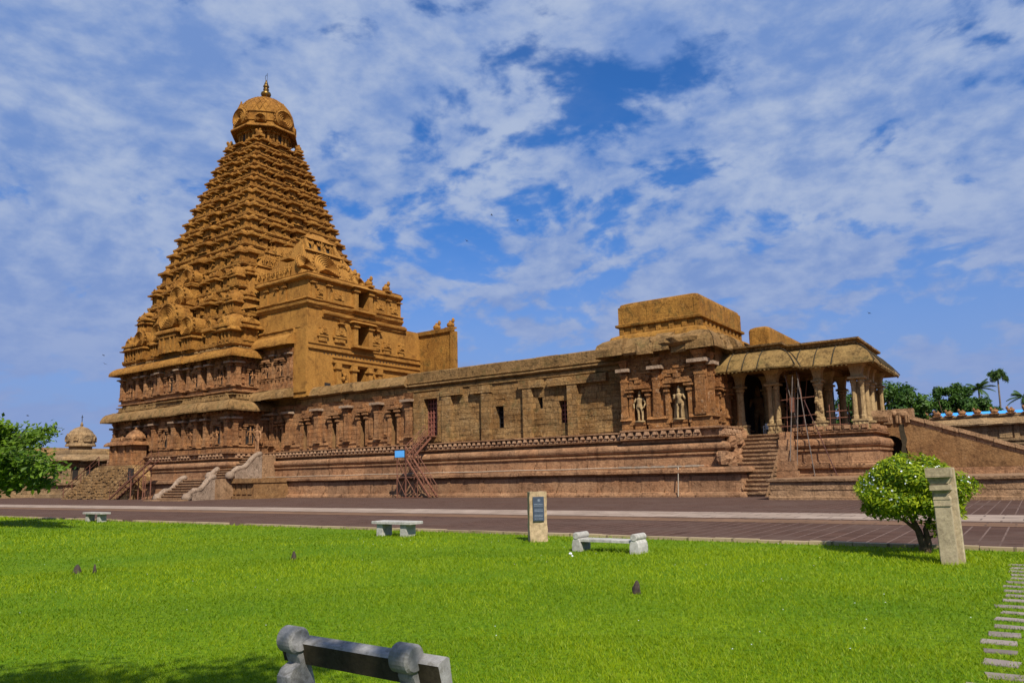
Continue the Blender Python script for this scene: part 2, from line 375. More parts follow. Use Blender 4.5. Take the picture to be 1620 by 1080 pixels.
class Face:
    """local frame on a vertical wall: u along, d outward, z up"""
    def __init__(s, p0, p1):
        s.o = Vector((p0[0], p0[1], 0)); s.u = Vector((p1[0]-p0[0], p1[1]-p0[1], 0)); s.L = s.u.length; s.u.normalize(); s.n = Vector((s.u.y, -s.u.x, 0))
    def p(s, u, d, z): q = s.o+s.u*u+s.n*d; return (q.x, q.y, z)
    def box(s, mb, u0, u1, d0, d1, z0, z1, mi=0, t0=None, t1=None):
        # t0/t1: optional (du,dd) growth at top
        g = t1 or (0, 0)
        a = [s.p(u0, d0, z0), s.p(u1, d0, z0), s.p(u1, d1, z0), s.p(u0, d1, z0)]
        b = [s.p(u0-g[0], d0, z1), s.p(u1+g[0], d0, z1), s.p(u1+g[0], d1+g[1], z1), s.p(u0-g[0], d1+g[1], z1)]
        mb.add(a+b, [(0,1,2,3),(7,6,5,4),(4,5,1,0),(5,6,2,1),(6,7,3,2),(7,4,0,3)], mi)
    def matrix(s, u, d, z):
        return Matrix(((s.u.x, s.n.x, 0, s.o.x+s.u.x*u+s.n.x*d), (s.u.y, s.n.y, 0, s.o.y+s.u.y*u+s.n.y*d), (0, 0, 1, z), (0, 0, 0, 1)))
def wall_openings(mb, fc, u0, u1, z0, z1, ops, mi=0, mi_in=1, mi_back=2, top=None):
    us = sorted(set([u0, u1]+[o[0] for o in ops]+[o[1] for o in ops])); zs = sorted(set([z0, z1]+[o[2] for o in ops]+[o[3] for o in ops]))
    for a, b in zip(us, us[1:]):
        for c, d in zip(zs, zs[1:]):
            um, zm = (a+b)/2, (c+d)/2
            if any(o[0] < um < o[1] and o[2] < zm < o[3] for o in ops): continue
            mb.quad(fc.p(a, 0, c), fc.p(b, 0, c), fc.p(b, 0, d), fc.p(a, 0, d), mi)
    for o in ops:
        a, b, c, d, dp = o[:5]; mbk = o[5] if len(o) > 5 else mi_back
        mb.quad(fc.p(a, 0, c), fc.p(a, 0, d), fc.p(a, -dp, d), fc.p(a, -dp, c), mi_in)
        mb.quad(fc.p(b, 0, d), fc.p(b, 0, c), fc.p(b, -dp, c), fc.p(b, -dp, d), mi_in)
        mb.quad(fc.p(a, 0, d), fc.p(b, 0, d), fc.p(b, -dp, d), fc.p(a, -dp, d), mi_in)
        mb.quad(fc.p(b, 0, c), fc.p(a, 0, c), fc.p(a, -dp, c), fc.p(b, -dp, c), mi_in)
        mb.quad(fc.p(a, -dp, c), fc.p(b, -dp, c), fc.p(b, -dp, d), fc.p(a, -dp, d), mbk)
MESHES = {}
def pilaster_mesh(h, wd, dp, mat, cap=True):
    key = ('pilaster', round(h, 2), round(wd, 2), round(dp, 2), mat, cap)
    if key in MESHES: return MESHES[key]
    mb = MB(); hw = wd/2
    def b(u, d, z0, z1, g=0.0):
        a = [(-u, 0, z0), (u, 0, z0), (u, d, z0), (-u, d, z0)]; t = [(-u-g, 0, z1), (u+g, 0, z1), (u+g, d+g, z1), (-u-g, d+g, z1)]
        mb.add(a+t, [(0,1,2,3),(7,6,5,4),(4,5,1,0),(5,6,2,1),(6,7,3,2),(7,4,0,3)])
    b(hw*1.12, dp*1.15, 0, h*.10); b(hw*.92, dp, h*.10, h*.62); b(hw*1.02, dp*1.08, h*.62, h*.66); b(hw*.8, dp*.9, h*.66, h*.70)
    b(hw*.82, dp*.9, h*.70, h*.74, hw*.28); b(hw*1.1, dp*1.15, h*.74, h*.78, -hw*.25); b(hw*.8, dp*.85, h*.78, h*.80, hw*.6)
    m0 = len(mb.f); b(hw*1.9, dp*1.0+hw*1.1, h*.80, h*.855); m1_ = len(mb.f); b(hw*.85, dp*.9, h*.855, h*.90); b(hw*.9, dp*.9, h*.90, h, hw*.55)
    me = bpy.data.meshes.new('pilaster'); me.from_pydata(mb.v, [], mb.f); plate = [1 if m0 <= i < m1_ else 0 for i in range(len(mb.f))]
    me.flip_normals() if hasattr(me, 'flip_normals') else None
    me.materials.append(M[mat]); me.materials.append(M['plate' if mat in ('red', 'bay') else mat]); me.polygons.foreach_set('material_index', plate); me.update(); MESHES[key] = me; return me
def place(name, me, mat, parent):
    o = link(name, me, parent); o.matrix_basis = mat; return o
def pilaster(fc, u, z0, h, wd, dp, mat, parent, d=0.0):
    return place('pilaster', pilaster_mesh(h, wd, dp, mat), fc.matrix(u, d, z0), parent)
def niche_trim(mb, fc, a, b, z0, z1, mi=0, s=1.0):
    """two slim side pilasters with little capitals and a stepped lintel round an opening a..b"""
    w_ = .16*s
    for c in (a-w_*.7, b+w_*.7):
        fc.box(mb, c-w_*.5, c+w_*.5, -.02, .16*s, z0, z0+(z1-z0)*.80, mi)
        fc.box(mb, c-w_*.85, c+w_*.85, -.02, .24*s, z0+(z1-z0)*.80, z0+(z1-z0)*.86, mi)
        fc.box(mb, c-w_*.6, c+w_*.6, -.02, .18*s, z0+(z1-z0)*.86, z0+(z1-z0)*.92, mi)
        fc.box(mb, c-w_*1.5, c+w_*1.5, -.02, .32*s, z0+(z1-z0)*.92, z0+(z1-z0)*.97, mi)
    fc.box(mb, a-w_*1.6, b+w_*1.6, -.02, .30*s, z1+.02, z1+.16*s, mi)
    fc.box(mb, a-w_*.9, b+w_*.9, -.02, .22*s, z1+.16*s, z1+.30*s, mi)
    fc.box(mb, (a+b)/2-.18*s, (a+b)/2+.18*s, -.02, .26*s, z1+.30*s, z1+.50*s, mi)
def ell(mb, c, rx, ry, rz, n=8, mi=0, rows=5):
    mb.rings([[(c[0]+rx*math.sin(math.pi*i/rows)*math.cos(2*math.pi*j/n), c[1]+ry*math.sin(math.pi*i/rows)*math.sin(2*math.pi*j/n), c[2]-rz*math.cos(math.pi*i/rows)) for j in range(n)] for i in range(0, rows+1)], mi, False, False)
def figure_mesh(kind, mat):
    """carved standing deity about 1 m tall facing +y of its frame, tall crown, bent arms"""
    key = ('figure', kind, mat)
    if key in MESHES: return MESHES[key]
    mb = MB(); r = random.Random(kind)
    sway = (.03, -.035, .0, .05)[kind % 4]
    def prof(cx, cy, rows):
        mb.rings([[(cx+ox+rx*math.cos(2*math.pi*j/10), cy+ry*math.sin(2*math.pi*j/10), z) for j in range(10)] for ox, rx, ry, z in rows])
    mb.box(-.17, .17, -.10, .10, 0, .05)
    for sgn in (-1, 1):
        x0 = sgn*.065+(0.02 if sgn > 0 and kind % 2 else 0)
        prof(x0, 0, [(0, .042, .062, .05), (0, .030, .034, .10), (0, .042, .044, .20), (0, .036, .038, .27), (sway*.5, .055, .055, .38), (sway*.7-sgn*.008, .066, .070, .47)])
        sh = Vector((sway*.3+sgn*.125, 0, .735)); el = sh+Vector((sgn*(.075+.03*(kind % 3)), .01, -.15)); hand = el+Vector((sgn*(-.04 if kind % 2 else .05), .07, (-.13 if kind % 3 else .12)))
        mb.path([sh, (sh+el)/2+Vector((sgn*.01, 0, 0)), el], [.040, .038, .031], 7); mb.path([el, (el+hand)/2, hand], [.031, .027, .021], 7); ell(mb, hand, .027, .025, .034, 6)
        if kind % 2 == 0:   # second pair of arms raised
            el2 = sh+Vector((sgn*.11, -.03, -.06)); h2 = el2+Vector((sgn*.035, 0, .17)); mb.path([sh, el2], [.036, .029], 6); mb.path([el2, h2], [.029, .020], 6); ell(mb, h2, .032, .02, .04, 6)
    prof(0, 0, [(sway*.8, .115, .080, .44), (sway, .128, .086, .50), (sway*.8, .098, .070, .57), (sway*.6, .090, .066, .61), (sway*.4, .118, .078, .68), (sway*.3, .135, .078, .735), (sway*.2, .070, .055, .765), (sway*.1, .042, .042, .785)])
    hx = sway*.1; ell(mb, (hx, .01, .825), .050, .056, .062, 9, 0, 6); ell(mb, (hx, .064, .820), .010, .014, .014, 5)
    for sgn in (-1, 1): ell(mb, (hx+sgn*.052, .0, .818), .012, .018, .034, 5)
    prof(hx, 0, [(0, .056, .058, .855), (0, .060, .060, .875), (0, .046, .046, .905), (0, .034, .034, .95), (0, .014, .014, .99), (0, .002, .002, 1.0)])
    me = bpy.data.meshes.new('carved_figure'); me.from_pydata(mb.v, [], mb.f); me.polygons.foreach_set('use_smooth', [True]*len(mb.f)); me.materials.append(M[mat]); me.update(); MESHES[key] = me; return me
def figure(fc, u, d, z, h, kind, mat, parent):
    return place('carved_figure', figure_mesh(kind, mat), fc.matrix(u, d, z) @ Matrix.Diagonal((h*.86, h*.92, h, 1)), parent)

# ================================================================== GROUND
def sheet(name, x0, x1, y0, y1, z, mat, nx=1, ny=1, amp=0):
    mb = MB(); xs = np.linspace(x0, x1, nx+1); ys = np.linspace(y0, y1, ny+1)
    vs = [(x, y, z+random.uniform(-amp, amp)) for y in ys for x in xs]
    fs = [(j*(nx+1)+i, j*(nx+1)+i+1, (j+1)*(nx+1)+i+1, (j+1)*(nx+1)+i) for j in range(ny) for i in range(nx)]
    mb.add(vs, fs); return mb.build(name, mat)
tag(sheet('ground', -1600, 1600, -1200, 2000, -.03, 'brown'), kind='structure')
tag(sheet('paving', -190, 60, 17.2, 140, 0.0, 'paving'), kind='structure')
tag(sheet('stone_path', -190, 60, 26.4, 30.0, .006, 'strip'), kind='structure')
tag(sheet('stone_band', -190, 60, 24.3, 25.9, .006, 'strip2'), kind='structure')
tag(sheet('lawn', -90, 30, -40, 17.45, .004, 'lawn'), kind='structure')
kb = MB(); x = -70.0
while x < 25:
    L = random.uniform(.9, 1.3); dz = random.uniform(-.008, .012)
    if random.random() > .06: kb.box(x+.01, x+L-.01, 17.45+random.uniform(-.01, .01), 17.66, -.02, .075+dz)
    x += L
tag(kb.build('kerb', 'kerb'), kind='structure')

# ================================================================== TEMPLE
temple = thing('stone_temple', 'huge golden brown stone temple with tall stepped tower, long carved hall and pillared porch', 'temple', (-66, 49, 0))
TCX, TCY = -77.7, 56.4
FR = [(-1, -.62, 0), (-.62, -.52, -.85), (-.52, -.27, 0), (-.27, -.20, -.85), (-.20, .20, .35), (.20, .27, -.85), (.27, .52, 0), (.52, .62, -.85), (.62, 1, 0)]
def side_path(s, rec=1.0):
    """one face, local (u, d) with u from -s to s"""
    pts = []
    for a, b, d in FR: pts += [(a*s, d*rec), (b*s, d*rec)]
    return pts
def tower_plan(s, rec=1.0):
    out = []
    for q in range(4):
        for u, d in side_path(s, rec):
            # q=0 south(-y), 1 east(+x), 2 north, 3 west ; travel keeps outward on the right
            if q == 0: out.append((TCX+u, TCY-s-d))
            elif q == 1: out.append((TCX+s+d, TCY+u))
            elif q == 2: out.append((TCX-u, TCY+s+d))
            else: out.append((TCX-s-d, TCY-u))
    cl = []
    for p in out:
        if not cl or (abs(p[0]-cl[-1][0])+abs(p[1]-cl[-1][1])) > 1e-4: cl.append(p)
    if (abs(cl[0][0]-cl[-1][0])+abs(cl[0][1]-cl[-1][1])) < 1e-4: cl.pop()
    return cl
def square(s, e=0): return [(TCX-s-e, TCY-s-e), (TCX+s+e, TCY-s-e), (TCX+s+e, TCY+s+e), (TCX-s-e, TCY+s+e)]
def side_face(q, s, d=0.0):
    a = s+d
    c = [((TCX-s, TCY-a), (TCX+s, TCY-a)), ((TCX+a, TCY-s), (TCX+a, TCY+s)), ((TCX+s, TCY+a), (TCX-s, TCY+a)), ((TCX-a, TCY+s), (TCX-a, TCY-s))][q]
    return Face(*c)

BASE_PROF = [(1.0, 1.95), (1.0, 2.06), (.90, 2.10), (.90, 2.78), (1.02, 2.82), (1.02, 2.95), (.70, 2.97), (.72, 3.0)] + \
            [(.80+o, z) for o, z in arc((0, 3.31), .33, -80, 80, 8)] + [(.62, 3.66), (.55, 3.70), (.55, 3.86), (.95, 3.90), (.97, 3.98), (.60, 4.0), (.55, 4.42), (.92, 4.46), (.92, 4.56), (0, 4.60)]
PLINTH_PROF = [(2.15, -.05), (2.15, .14), (2.08, .16), (2.02, .30), (1.80, .33), (1.80, 1.38), (1.66, 1.42), (1.66, 1.50), (2.05, 1.56), (2.12, 1.60), (2.12, 1.82), (2.0, 1.86), (2.0, 1.95), (.9, 1.97)]
def frieze_blocks(mb, fc, u0, u1, d0, d1, z0, z1, w_, rng):
    u = u0
    while u < u1-w_*.6:
        ww = w_*rng.uniform(.9, 1.1); g = rng.uniform(-.03, .05); e = ww*.86
        zt = z1-rng.uniform(0, .04)
        a = rng.uniform(.03, .10); zm = z0+(zt-z0)*.45
        # a crouching lion: haunch, chest, head
        fc.box(mb, u+.02, u+e, d0, d1+g-.14, z0, zt)
        fc.box(mb, u+.04, u+e*.55, d1+g-.16, d1+g, z0+.02, zm+.06, 0, None, (-.02, -.04))
        fc.box(mb, u+e*.30, u+e*.96, d1+g-.16, d1+g+.06, zm, zt-.02, 0, None, (-.03, -.05))
        u += ww
rng = random.Random(3)
tb = MB()
plan = tower_plan(11.35, .55)
base_sq = tower_plan(11.35, .25)
sweep(tb, tower_plan(11.35, 0.12), PLINTH_PROF, True, 1.6, .012, 1, rng=rng)
sweep(tb, base_sq, BASE_PROF, True, 1.2, .012, 1, rng=rng)
# two storeys of wall
S1, S2 = 11.35, 10.95
def storey_wall(s, z0, z1, rec): sweep(tb, tower_plan(s, rec), [(0, z0), (0, z1)], True, None, 0, 0, rng=rng)
storey_wall(S1, 4.55, 9.2, 1.0); storey_wall(S2, 10.3, 15.0, 1.0)
sweep(tb, tower_plan(S1, 1.0), [(.0, 4.58), (.30, 4.60), (.30, 5.00), (.12, 5.05), (.12, 5.12), (.34, 5.16), (.34, 5.26), (0, 5.30)], True, 2.0, .02, 0, rng=rng)
sweep(tb, tower_plan(S2, 1.0), [(.0, 10.75), (.34, 10.8), (.34, 10.95), (.10, 11.0), (.10, 11.28), (.30, 11.32), (.30, 11.44), (0, 11.5)], True, 2.0, .02, 0, rng=rng)
tower = tb.build('tower', ['red', 'pink', 'gold'], temple)
for q in (0, 1, 3):
    for (a, b, d) in FR:
        fb = MB(); frieze_blocks(fb, side_face(q, S1, d*.25), S1+a*S1+.05, S1+b*S1-.05, .50, .86, 4.0, 4.44, .62, rng); fb.build('lion_frieze', 'lion', tower)
# eaves
eb = MB(); sweep_blocks(eb, tower_plan(S1, .30), kapota(8.75, 9.95, 1.30, -.1, 6, .14, .35), True, 1.5, .07, rng=rng, drop=.06); eb.build('eave', 'moss', tower)
eb = MB(); sweep_blocks(eb, tower_plan(S2, .30), kapota(14.3, 15.35, 1.20, -.1, 6, .14, .3), True, 1.5, .05, rng=rng); eb.build('eave', 'carved', tower)
# yali friezes over the eaves
yb = MB()
for z0, z1, s, d in ((9.95, 10.55, S1-.25, .05), (15.35, 15.85, S2-.25, .05)):
    sweep(yb, tower_plan(s, .8), [(0, z0-.3), (.28, z0), (.30, z0+.10), (.10, z0+.14), (.10, z1-.12), (.32, z1-.08), (.32, z1), (-1.2, z1+.05)], True, 1.2, .03, rng=rng)
    for q in (0, 1, 3):
        fc = side_face(q, s, .12)
        u = .2
        while u < 2*s-.3:
            wv = rng.uniform(.28, .5)
            fc.box(yb, u, u+wv*.8, -.3, .22+rng.uniform(-.05, .08), z0+.08, z1+rng.uniform(-.12, .10), 0, None, (-.05, -.05)); u += wv
yb.build('beast_frieze', 'moss', tower)
# pilasters, brackets, niches with figures on the visible faces
nb = MB()
cnt = 0
for q in (0, 1, 3):
    for si, (s, z0, zt, hp) in enumerate(((S1, 5.28, 8.55, 3.35), (S2, 11.46, 14.25, 2.85))):
        for (a, b, d) in FR:
            fc = side_face(q, s, d); u0, u1 = s+a*s, s+b*s; L = u1-u0
            if d < -.1:
                fc.box(nb, u0+.15, u1-.15, -.02, .22, z0, z0+hp*.86, 0); fc.box(nb, u0+.02, u1-.02, -.02, .34, z0+hp*.60, z0+hp*.66, 0)
                fc.box(nb, (u0+u1)/2-.16, (u0+u1)/2+.16, .2, .34, z0+.15, z0+hp*.5, 0, None, (-.04, 0)); continue
            ends = [u0+.30, u1-.30]
            if q != 3 or True:
                for e in ends:
                    pilaster(fc, e, z0, hp, .56, .40, 'red', tower)
                    fc.box(nb, e-.32, e+.32, -.05, .42, z0+hp, z0+hp+.22)
            c = (u0+u1)/2; nw = .38 if L < 4.3 else .55
            nh = hp*.60
            fc.box(nb, c-nw-.14, c+nw+.14, -.02, .05, z0+.02, z0+nh+.25, 0)
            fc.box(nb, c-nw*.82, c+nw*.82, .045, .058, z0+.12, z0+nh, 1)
            niche_trim(nb, fc, c-nw, c+nw, z0+.05, z0+nh+.1, 0, 1.15)
            kd = cnt % 4; cnt += 1
            if q != 3: figure(fc, c, .17, z0+.14, nh*.90, kd, 'red', tower)
            # carved side reliefs between pilaster and niche
            for e in (u0+.30+(c-nw-u0-.3)*.55, u1-.30-(u1-.3-c-nw)*.55):
                if L > 3.2:
                    for t in range(3):
                        zz = z0+.25+t*hp*.21; fc.box(nb, e-.13, e+.13, -.02, .10+.05*rng.random(), zz, zz+hp*.15, 0, None, (-.05, -.03))
            # beam ends under the eave
            uu = u0+.2
            while uu < u1-.2:
                fc.box(nb, uu, uu+.16, -.05, .55, zt+.02, zt+.24); uu += .62
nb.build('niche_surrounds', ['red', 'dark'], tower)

# ---------------------------------------------------------------- tiers
def rr(fc, u, d, hu, hd0, hd1, z):  # rectangular ring, d from hd0 to hd1
    return [fc.p(u-hu, d+hd0, z), fc.p(u+hu, d+hd0, z), fc.p(u+hu, d+hd1, z), fc.p(u-hu, d+hd1, z)]
def nasika(mb, fc, u, d, z, r, th=.12, mi=0, rim=True):
    """horseshoe gable: disc with raised rim, sunken eye and a peak"""
    n = 12; A = [R(-40+260*i/n) for i in range(n+1)]
    def ring(rad, dd): return [fc.p(u+rad*math.cos(a), d+dd, z+rad*math.sin(a)*1.05) for a in A]
    mb.rings([ring(r, -th), ring(r, th), ring(r*.80, th*1.25), ring(r*.72, th*.55), ring(r*.50, th*.75), ring(r*.42, th*.25), ring(r*.05, th*.35)], mi, False, False)
    fc.box(mb, u-r*.14, u+r*.14, d-th, d+th*1.2, z+r*.95, z+r*1.45, mi, None, (-r*.10, -th*.4))
def aedicule(mb, fc, u, w_, dp, z0, hb, hr, kind, d=0.0, lod=0):
    hw = w_/2; ew = hw*(1.28 if lod == 0 else 1.36)
    # body with corner shafts
    bw = .74 if lod == 0 else .86
    mb.rings([rr(fc, u, d, hw*1.0, -.25, dp+.04, z0), rr(fc, u, d, hw*1.0, -.25, dp+.04, z0+hb*.10), rr(fc, u, d, hw*bw, -.25, dp*.86, z0+hb*.12), rr(fc, u, d, hw*bw, -.25, dp*.86, z0+hb*.95)], 0, False, False)
    if lod == 0:
        for sg in (-1, 1): fc.box(mb, u+sg*hw*.68-hw*.12, u+sg*hw*.68+hw*.12, d-.1, d+dp*.95, z0+hb*.1, z0+hb*.85)
    if lod < 2: fc.box(mb, u-hw*.25, u+hw*.25, d, d+dp*.96, z0+hb*.12, z0+hb*.62, 0, None, (-hw*.08, -.05))
    if lod:
        t1, t2, t3 = z0+hb*.92, z0+hb*1.12, z0+hb+hr*.72
        mb.rings([rr(fc, u, d, hw*.98, -.3, dp+.05, t1-hb*.06), rr(fc, u, d, hw*1.26, -.3, dp+.34, t1-hb*.02), rr(fc, u, d, hw*1.28, -.3, dp+.36, t2), rr(fc, u, d, hw*1.06, -.3, dp*.9, t2+hb*.10), rr(fc, u, d, hw*(.95 if kind == 'shala' else .72), -.3, dp*.62, t3)], 0, False, True)
        if kind == 'kuta': ell(mb, fc.p(u, d+dp*.35, t3), hw*.55, hw*.55, (t3-t2)*.55, 7, 0, 4)
        elif kind == 'shala':
            for sg in (-.6, 0, .6): fc.box(mb, u+sg*hw-.06, u+sg*hw+.06, d+dp*.1, d+dp*.35, t3-.05, t3+hr*.22, 0, None, (-.03, -.05))
        else: nasika(mb, fc, u, d+dp*.92, t2+(t3-t2)*.45, hw*.62, .10)
        return
    e = hb*.82+z0; er = dp*.36+(.14 if lod == 0 else .26)
    # flared eave
    mb.rings([rr(fc, u, d, hw*.78, -.3, dp*.9, e), rr(fc, u, d, ew, -.3, dp+er, e+hb*.03), rr(fc, u, d, ew, -.3, dp+er, e+hb*.16), rr(fc, u, d, ew*.86, -.3, dp+er*.45, e+hb*.24), rr(fc, u, d, hw*.80, -.3, dp*.88, e+hb*.26)], 0, False, True)
    z = e+hb*.26; top = z0+hb+hr
    if kind == 'kuta':
        pr = [(.70, 0), (.72, .14), (1.06, .20), (1.10, .27), (1.06, .42), (.92, .60), (.68, .76), (.36, .88), (.12, .94), (.10, 1.0), (.20, 1.08), (.03, 1.24)]
        mb.rings([rr(fc, u, d+dp*.40, hw*a, -dp*.62*a, dp*.62*a, z+(top-z)*t) for a, t in pr], 0, False, True)
        if lod < 2: nasika(mb, fc, u, d+dp*1.04, z+(top-z)*.42, hw*.36, .06)
    elif kind == 'shala':
        pr = [(.68, 0), (.70, .16), (1.0, .22), (1.06, .34), (1.0, .52), (.84, .70), (.55, .86), (.15, .95)]
        mb.rings([rr(fc, u, d+dp*.35, hw*(1.06 if t > .2 else .80)*(1-.10*max(0, t-.3)), -dp*.6*a, dp*.66*a, z+(top-z)*t) for a, t in pr], 0, False, True)
        for sg in (-.62, 0, .62): fc.box(mb, u+sg*hw-.07, u+sg*hw+.07, d+dp*.2, d+dp*.45, top-.08, top+hr*.18, 0, None, (-.05, -.05))
        if lod < 2: nasika(mb, fc, u, d+dp*.98, z+(top-z)*.40, min(hw*.36, (top-z)*.42), .07)
    else:
        nasika(mb, fc, u, d+dp*.85, z+(top-z)*.30, hw*.80, .16)
        mb.rings([rr(fc, u, d+dp*.25, hw*.7, -.3, dp*.55, z), rr(fc, u, d+dp*.25, hw*.62, -.3, dp*.5, z+(top-z)*.6), rr(fc, u, d+dp*.25, hw*.15, -.2, dp*.2, z+(top-z)*.95)], 0, False, True)
TZ = [15.85, 19.3, 22.5, 25.35, 27.9, 30.0, 32.0, 33.95, 35.85, 37.65, 39.3, 40.9, 42.35, 43.65]
SZ = [(15, 11.25), (17.2, 10.75), (19.3, 9.95), (22.5, 9.25), (26, 8.42), (29, 7.68), (34, 6.2), (38, 5.0), (42.5, 3.62), (43.7, 3.3), (46, 2.8)]
def s_at(z): return float(np.interp(z, [a for a, b in SZ], [b for a, b in SZ]))
NI = [7, 9, 9, 9, 9, 9, 9, 9, 9, 7, 7, 7, 5]
for i in range(13):
    z0, z1 = TZ[i], TZ[i+1]; h = z1-z0; s = s_at(z0); sn = s_at(z1)
    mb = MB(); r_ = random.Random(40+i)
    # stringcourse, recessed wall, cornice carrying the next tier
    sweep(mb, square(s-.75), [(.70, z0-.25), (.85, z0-.05), (.85, z0+.08*h), (.55, z0+.11*h), (.0, z0+.12*h)], True, .9, .02, rng=r_)
    sweep(mb, square(s-1.25), [(0, z0), (0, z1-.10*h)], True)
    tipx = .42+.05*h
    sweep(mb, square(sn-.55), [(-.2, z1-.30*h), (tipx-.15, z1-.27*h), (tipx, z1-.26*h), (tipx+.02, z1-.20*h), (tipx-.20, z1-.11*h), (.15, z1-.05*h), (.10, z1+.01), (-.9, z1+.02)], True, .55, .03, rng=r_)
    n = NI[i]
    for q in range(4):
        fc = side_face(q, s, -.78)
        pitch = 2*(s-.35)/n
        u = s-n*pitch/2+pitch/2
        for j in range(n):
            c = abs(j-(n-1)//2); kd = 'kuta' if j in (0, n-1) else ('shala' if (c == 0 or (c % 2 == 0 and j not in (1, n-2))) else 'nasi')
            if i == 0 and c == 0: kd = 'shala'
            wf = {'kuta': .66, 'shala': .72, 'nasi': .50}[kd]
            dj = .62 if kd != 'nasi' else .42
            if c == 0: dj += .30; wf = .95
            if j in (0, n-1): dj += .05
            jj = r_.uniform(-.04, .04)
            aedicule(mb, fc, u+jj, pitch*wf, dj*(.80+.16*h), z0+.10*h, h*r_.uniform(.46, .50), h*r_.uniform(.30, .36), kd, 0.0, 0 if i < 3 else 1)
            # little guardian lumps standing between the shrines
            if j < n-1 and i < 5:
                uu = u+pitch*.5+r_.uniform(-.06, .06); hh = h*r_.uniform(.22, .36); zb = z0+.11*h
                fc.box(mb, uu-.10, uu+.10, 0, .50, zb, zb+hh, 0, None, (-.03, -.15)); fc.box(mb, uu-.06, uu+.06, .28, .44, zb+hh, zb+hh+.16, 0, None, (-.02, -.05))
            if r_.random() < .45:
                uu = u+r_.uniform(-.3, .3)*pitch; fc.box(mb, uu-.09, uu+.09, s-sn+.25-s+sn+.05, .55, z1-.02, z1+r_.uniform(.10, .26), 0, None, (-.04, -.10))
            u += pitch
    mb.build('tower_tier', 'carved', tower)
# big domed shrines of the first tier (two south corners and east corner) and two great gabled shrines
def corner_shrine(fc, u, z0, w_, hb, hr, d):
    mb = MB(); hw = w_/2
    def rg(a, b, z): return rr(fc, u, d-hw, a, -b, b, z)
    mb.rings([rg(hw*1.0, hw*1.0, z0), rg(hw, hw, z0+hb*.12), rg(hw*.86, hw*.86, z0+hb*.14), rg(hw*.86, hw*.86, z0+hb*.95), rg(hw*1.22, hw*1.22, z0+hb), rg(hw*1.25, hw*1.25, z0+hb*1.06)], 0, False, True)
    for sg in (-.7, -.2, .2, .7):
        fc.box(mb, u+sg*hw-.10, u+sg*hw+.10, d-.3, d+.04, z0+hb*.12, z0+hb*.95)
    def sqr(a, z):   # rounded-square dome ring
        ps = []
        for t in range(16):
            an = 2*math.pi*t/16+math.pi/16; x_, y_ = math.cos(an), math.sin(an); q = max(abs(x_), abs(y_)); f = 1/(q**.55)
            ps.append(fc.p(u+a*x_*f, d-hw+a*y_*f, z))
        return ps
    zz = z0+hb*1.06
    mb.rings([sqr(hw*a, zz+hr*t) for a, t in ((1.26, 0), (1.24, .10), (1.14, .18), (1.14, .30), (1.10, .45), (.98, .62), (.76, .78), (.46, .90), (.16, .97), (.12, 1.02), (.20, 1.09), (.05, 1.2))], 0, False, True)
    nasika(mb, fc, u, d+.16, zz+hr*.34, hw*.36, .10)
    return mb.build('corner_shrine', 'carved', tower)
f0 = side_face(0, S2); f1 = side_face(1, S2)
corner_shrine(f0, 2*S2-1.55, 15.85, 2.7, 1.35, 2.1, .30)
corner_shrine(f0, 1.55, 15.85, 2.7, 1.35, 2.1, .30)
corner_shrine(side_face(0, s_at(19.3)), 2*s_at(19.3)-1.1, 19.35, 1.75, 1.15, 1.35, .35)
corner_shrine(side_face(0, s_at(19.3)), 1.1, 19.35, 1.75, 1.15, 1.35, .35)
corner_shrine(side_face(0, s_at(22.5)), 2*s_at(22.5)-.95, 22.55, 1.45, 1.05, 1.2, .32)
def gabled_shrine(fc, u, z0, w_, hb, hr, d, name='gabled_shrine'):
    mb = MB(); hw = w_/2
    mb.rings([rr(fc, u, d, hw, -1.2, .05, z0), rr(fc, u, d, hw, -1.2, .05, z0+hb*.9), rr(fc, u, d, hw*1.25, -1.2, .40, z0+hb*.94), rr(fc, u, d, hw*1.25, -1.2, .40, z0+hb*1.04), rr(fc, u, d, hw*1.05, -1.2, .12, z0+hb*1.14)], 0, False, True)
    for sg in (-.8, -.35, .35, .8): fc.box(mb, u+sg*hw-.10, u+sg*hw+.10, d-.1, d+.18, z0, z0+hb*.9)
    A = [R(-50+280*t/18) for t in range(19)]; zc = z0+hb*1.1+hr*.46; r0 = hr*.5
    def ring(rad, dd): return [fc.p(u+rad*1.08*math.cos(a), d+dd, zc+rad*math.sin(a)) for a in A]
    mb.rings([ring(r0, -1.6), ring(r0, .26), ring(r0*.90, .32), ring(r0*.84, .18)], 0, False, False)
    for t in range(5):
        a = .84-.15*t; mb.rings([ring(r0*a, .18-.02*t), ring(r0*(a-.05), .28-.02*t), ring(r0*(a-.15), .16-.02*t)], 0, False, t == 4)
    fc.box(mb, u-.22, u+.22, d-.4, d+.32, zc+r0*.95, zc+r0*1.45, 0, None, (-.16, -.1))
    for t in range(11):
        a = R(-10+200*t/10); fc_p = fc.p(u+r0*1.16*math.cos(a), d+.1, zc+r0*1.08*math.sin(a)); ell(mb, fc_p, .12, .12, .14, 6, 0, 4)
    return mb.build(name, 'carved', tower)
gabled_shrine(f0, S2-2.6, 15.9, 1.9, 1.35, 2.3, .55); gabled_shrine(f0, S2+3.2, 15.9, 1.9, 1.35, 2.3, .55)
gabled_shrine(f0, S2, 15.9, 3.6, 2.3, 3.2, .95); gabled_shrine(side_face(0, s_at(19.3)), s_at(19.3)-.4, 19.6, 2.6, 1.5, 2.6, .7)
gabled_shrine(f0, S2-6.6, 15.9, 1.7, 1.3, 2.0, .45); gabled_shrine(side_face(0, s_at(22.5)), s_at(22.5), 22.6, 1.9, 1.2, 2.0, .5)

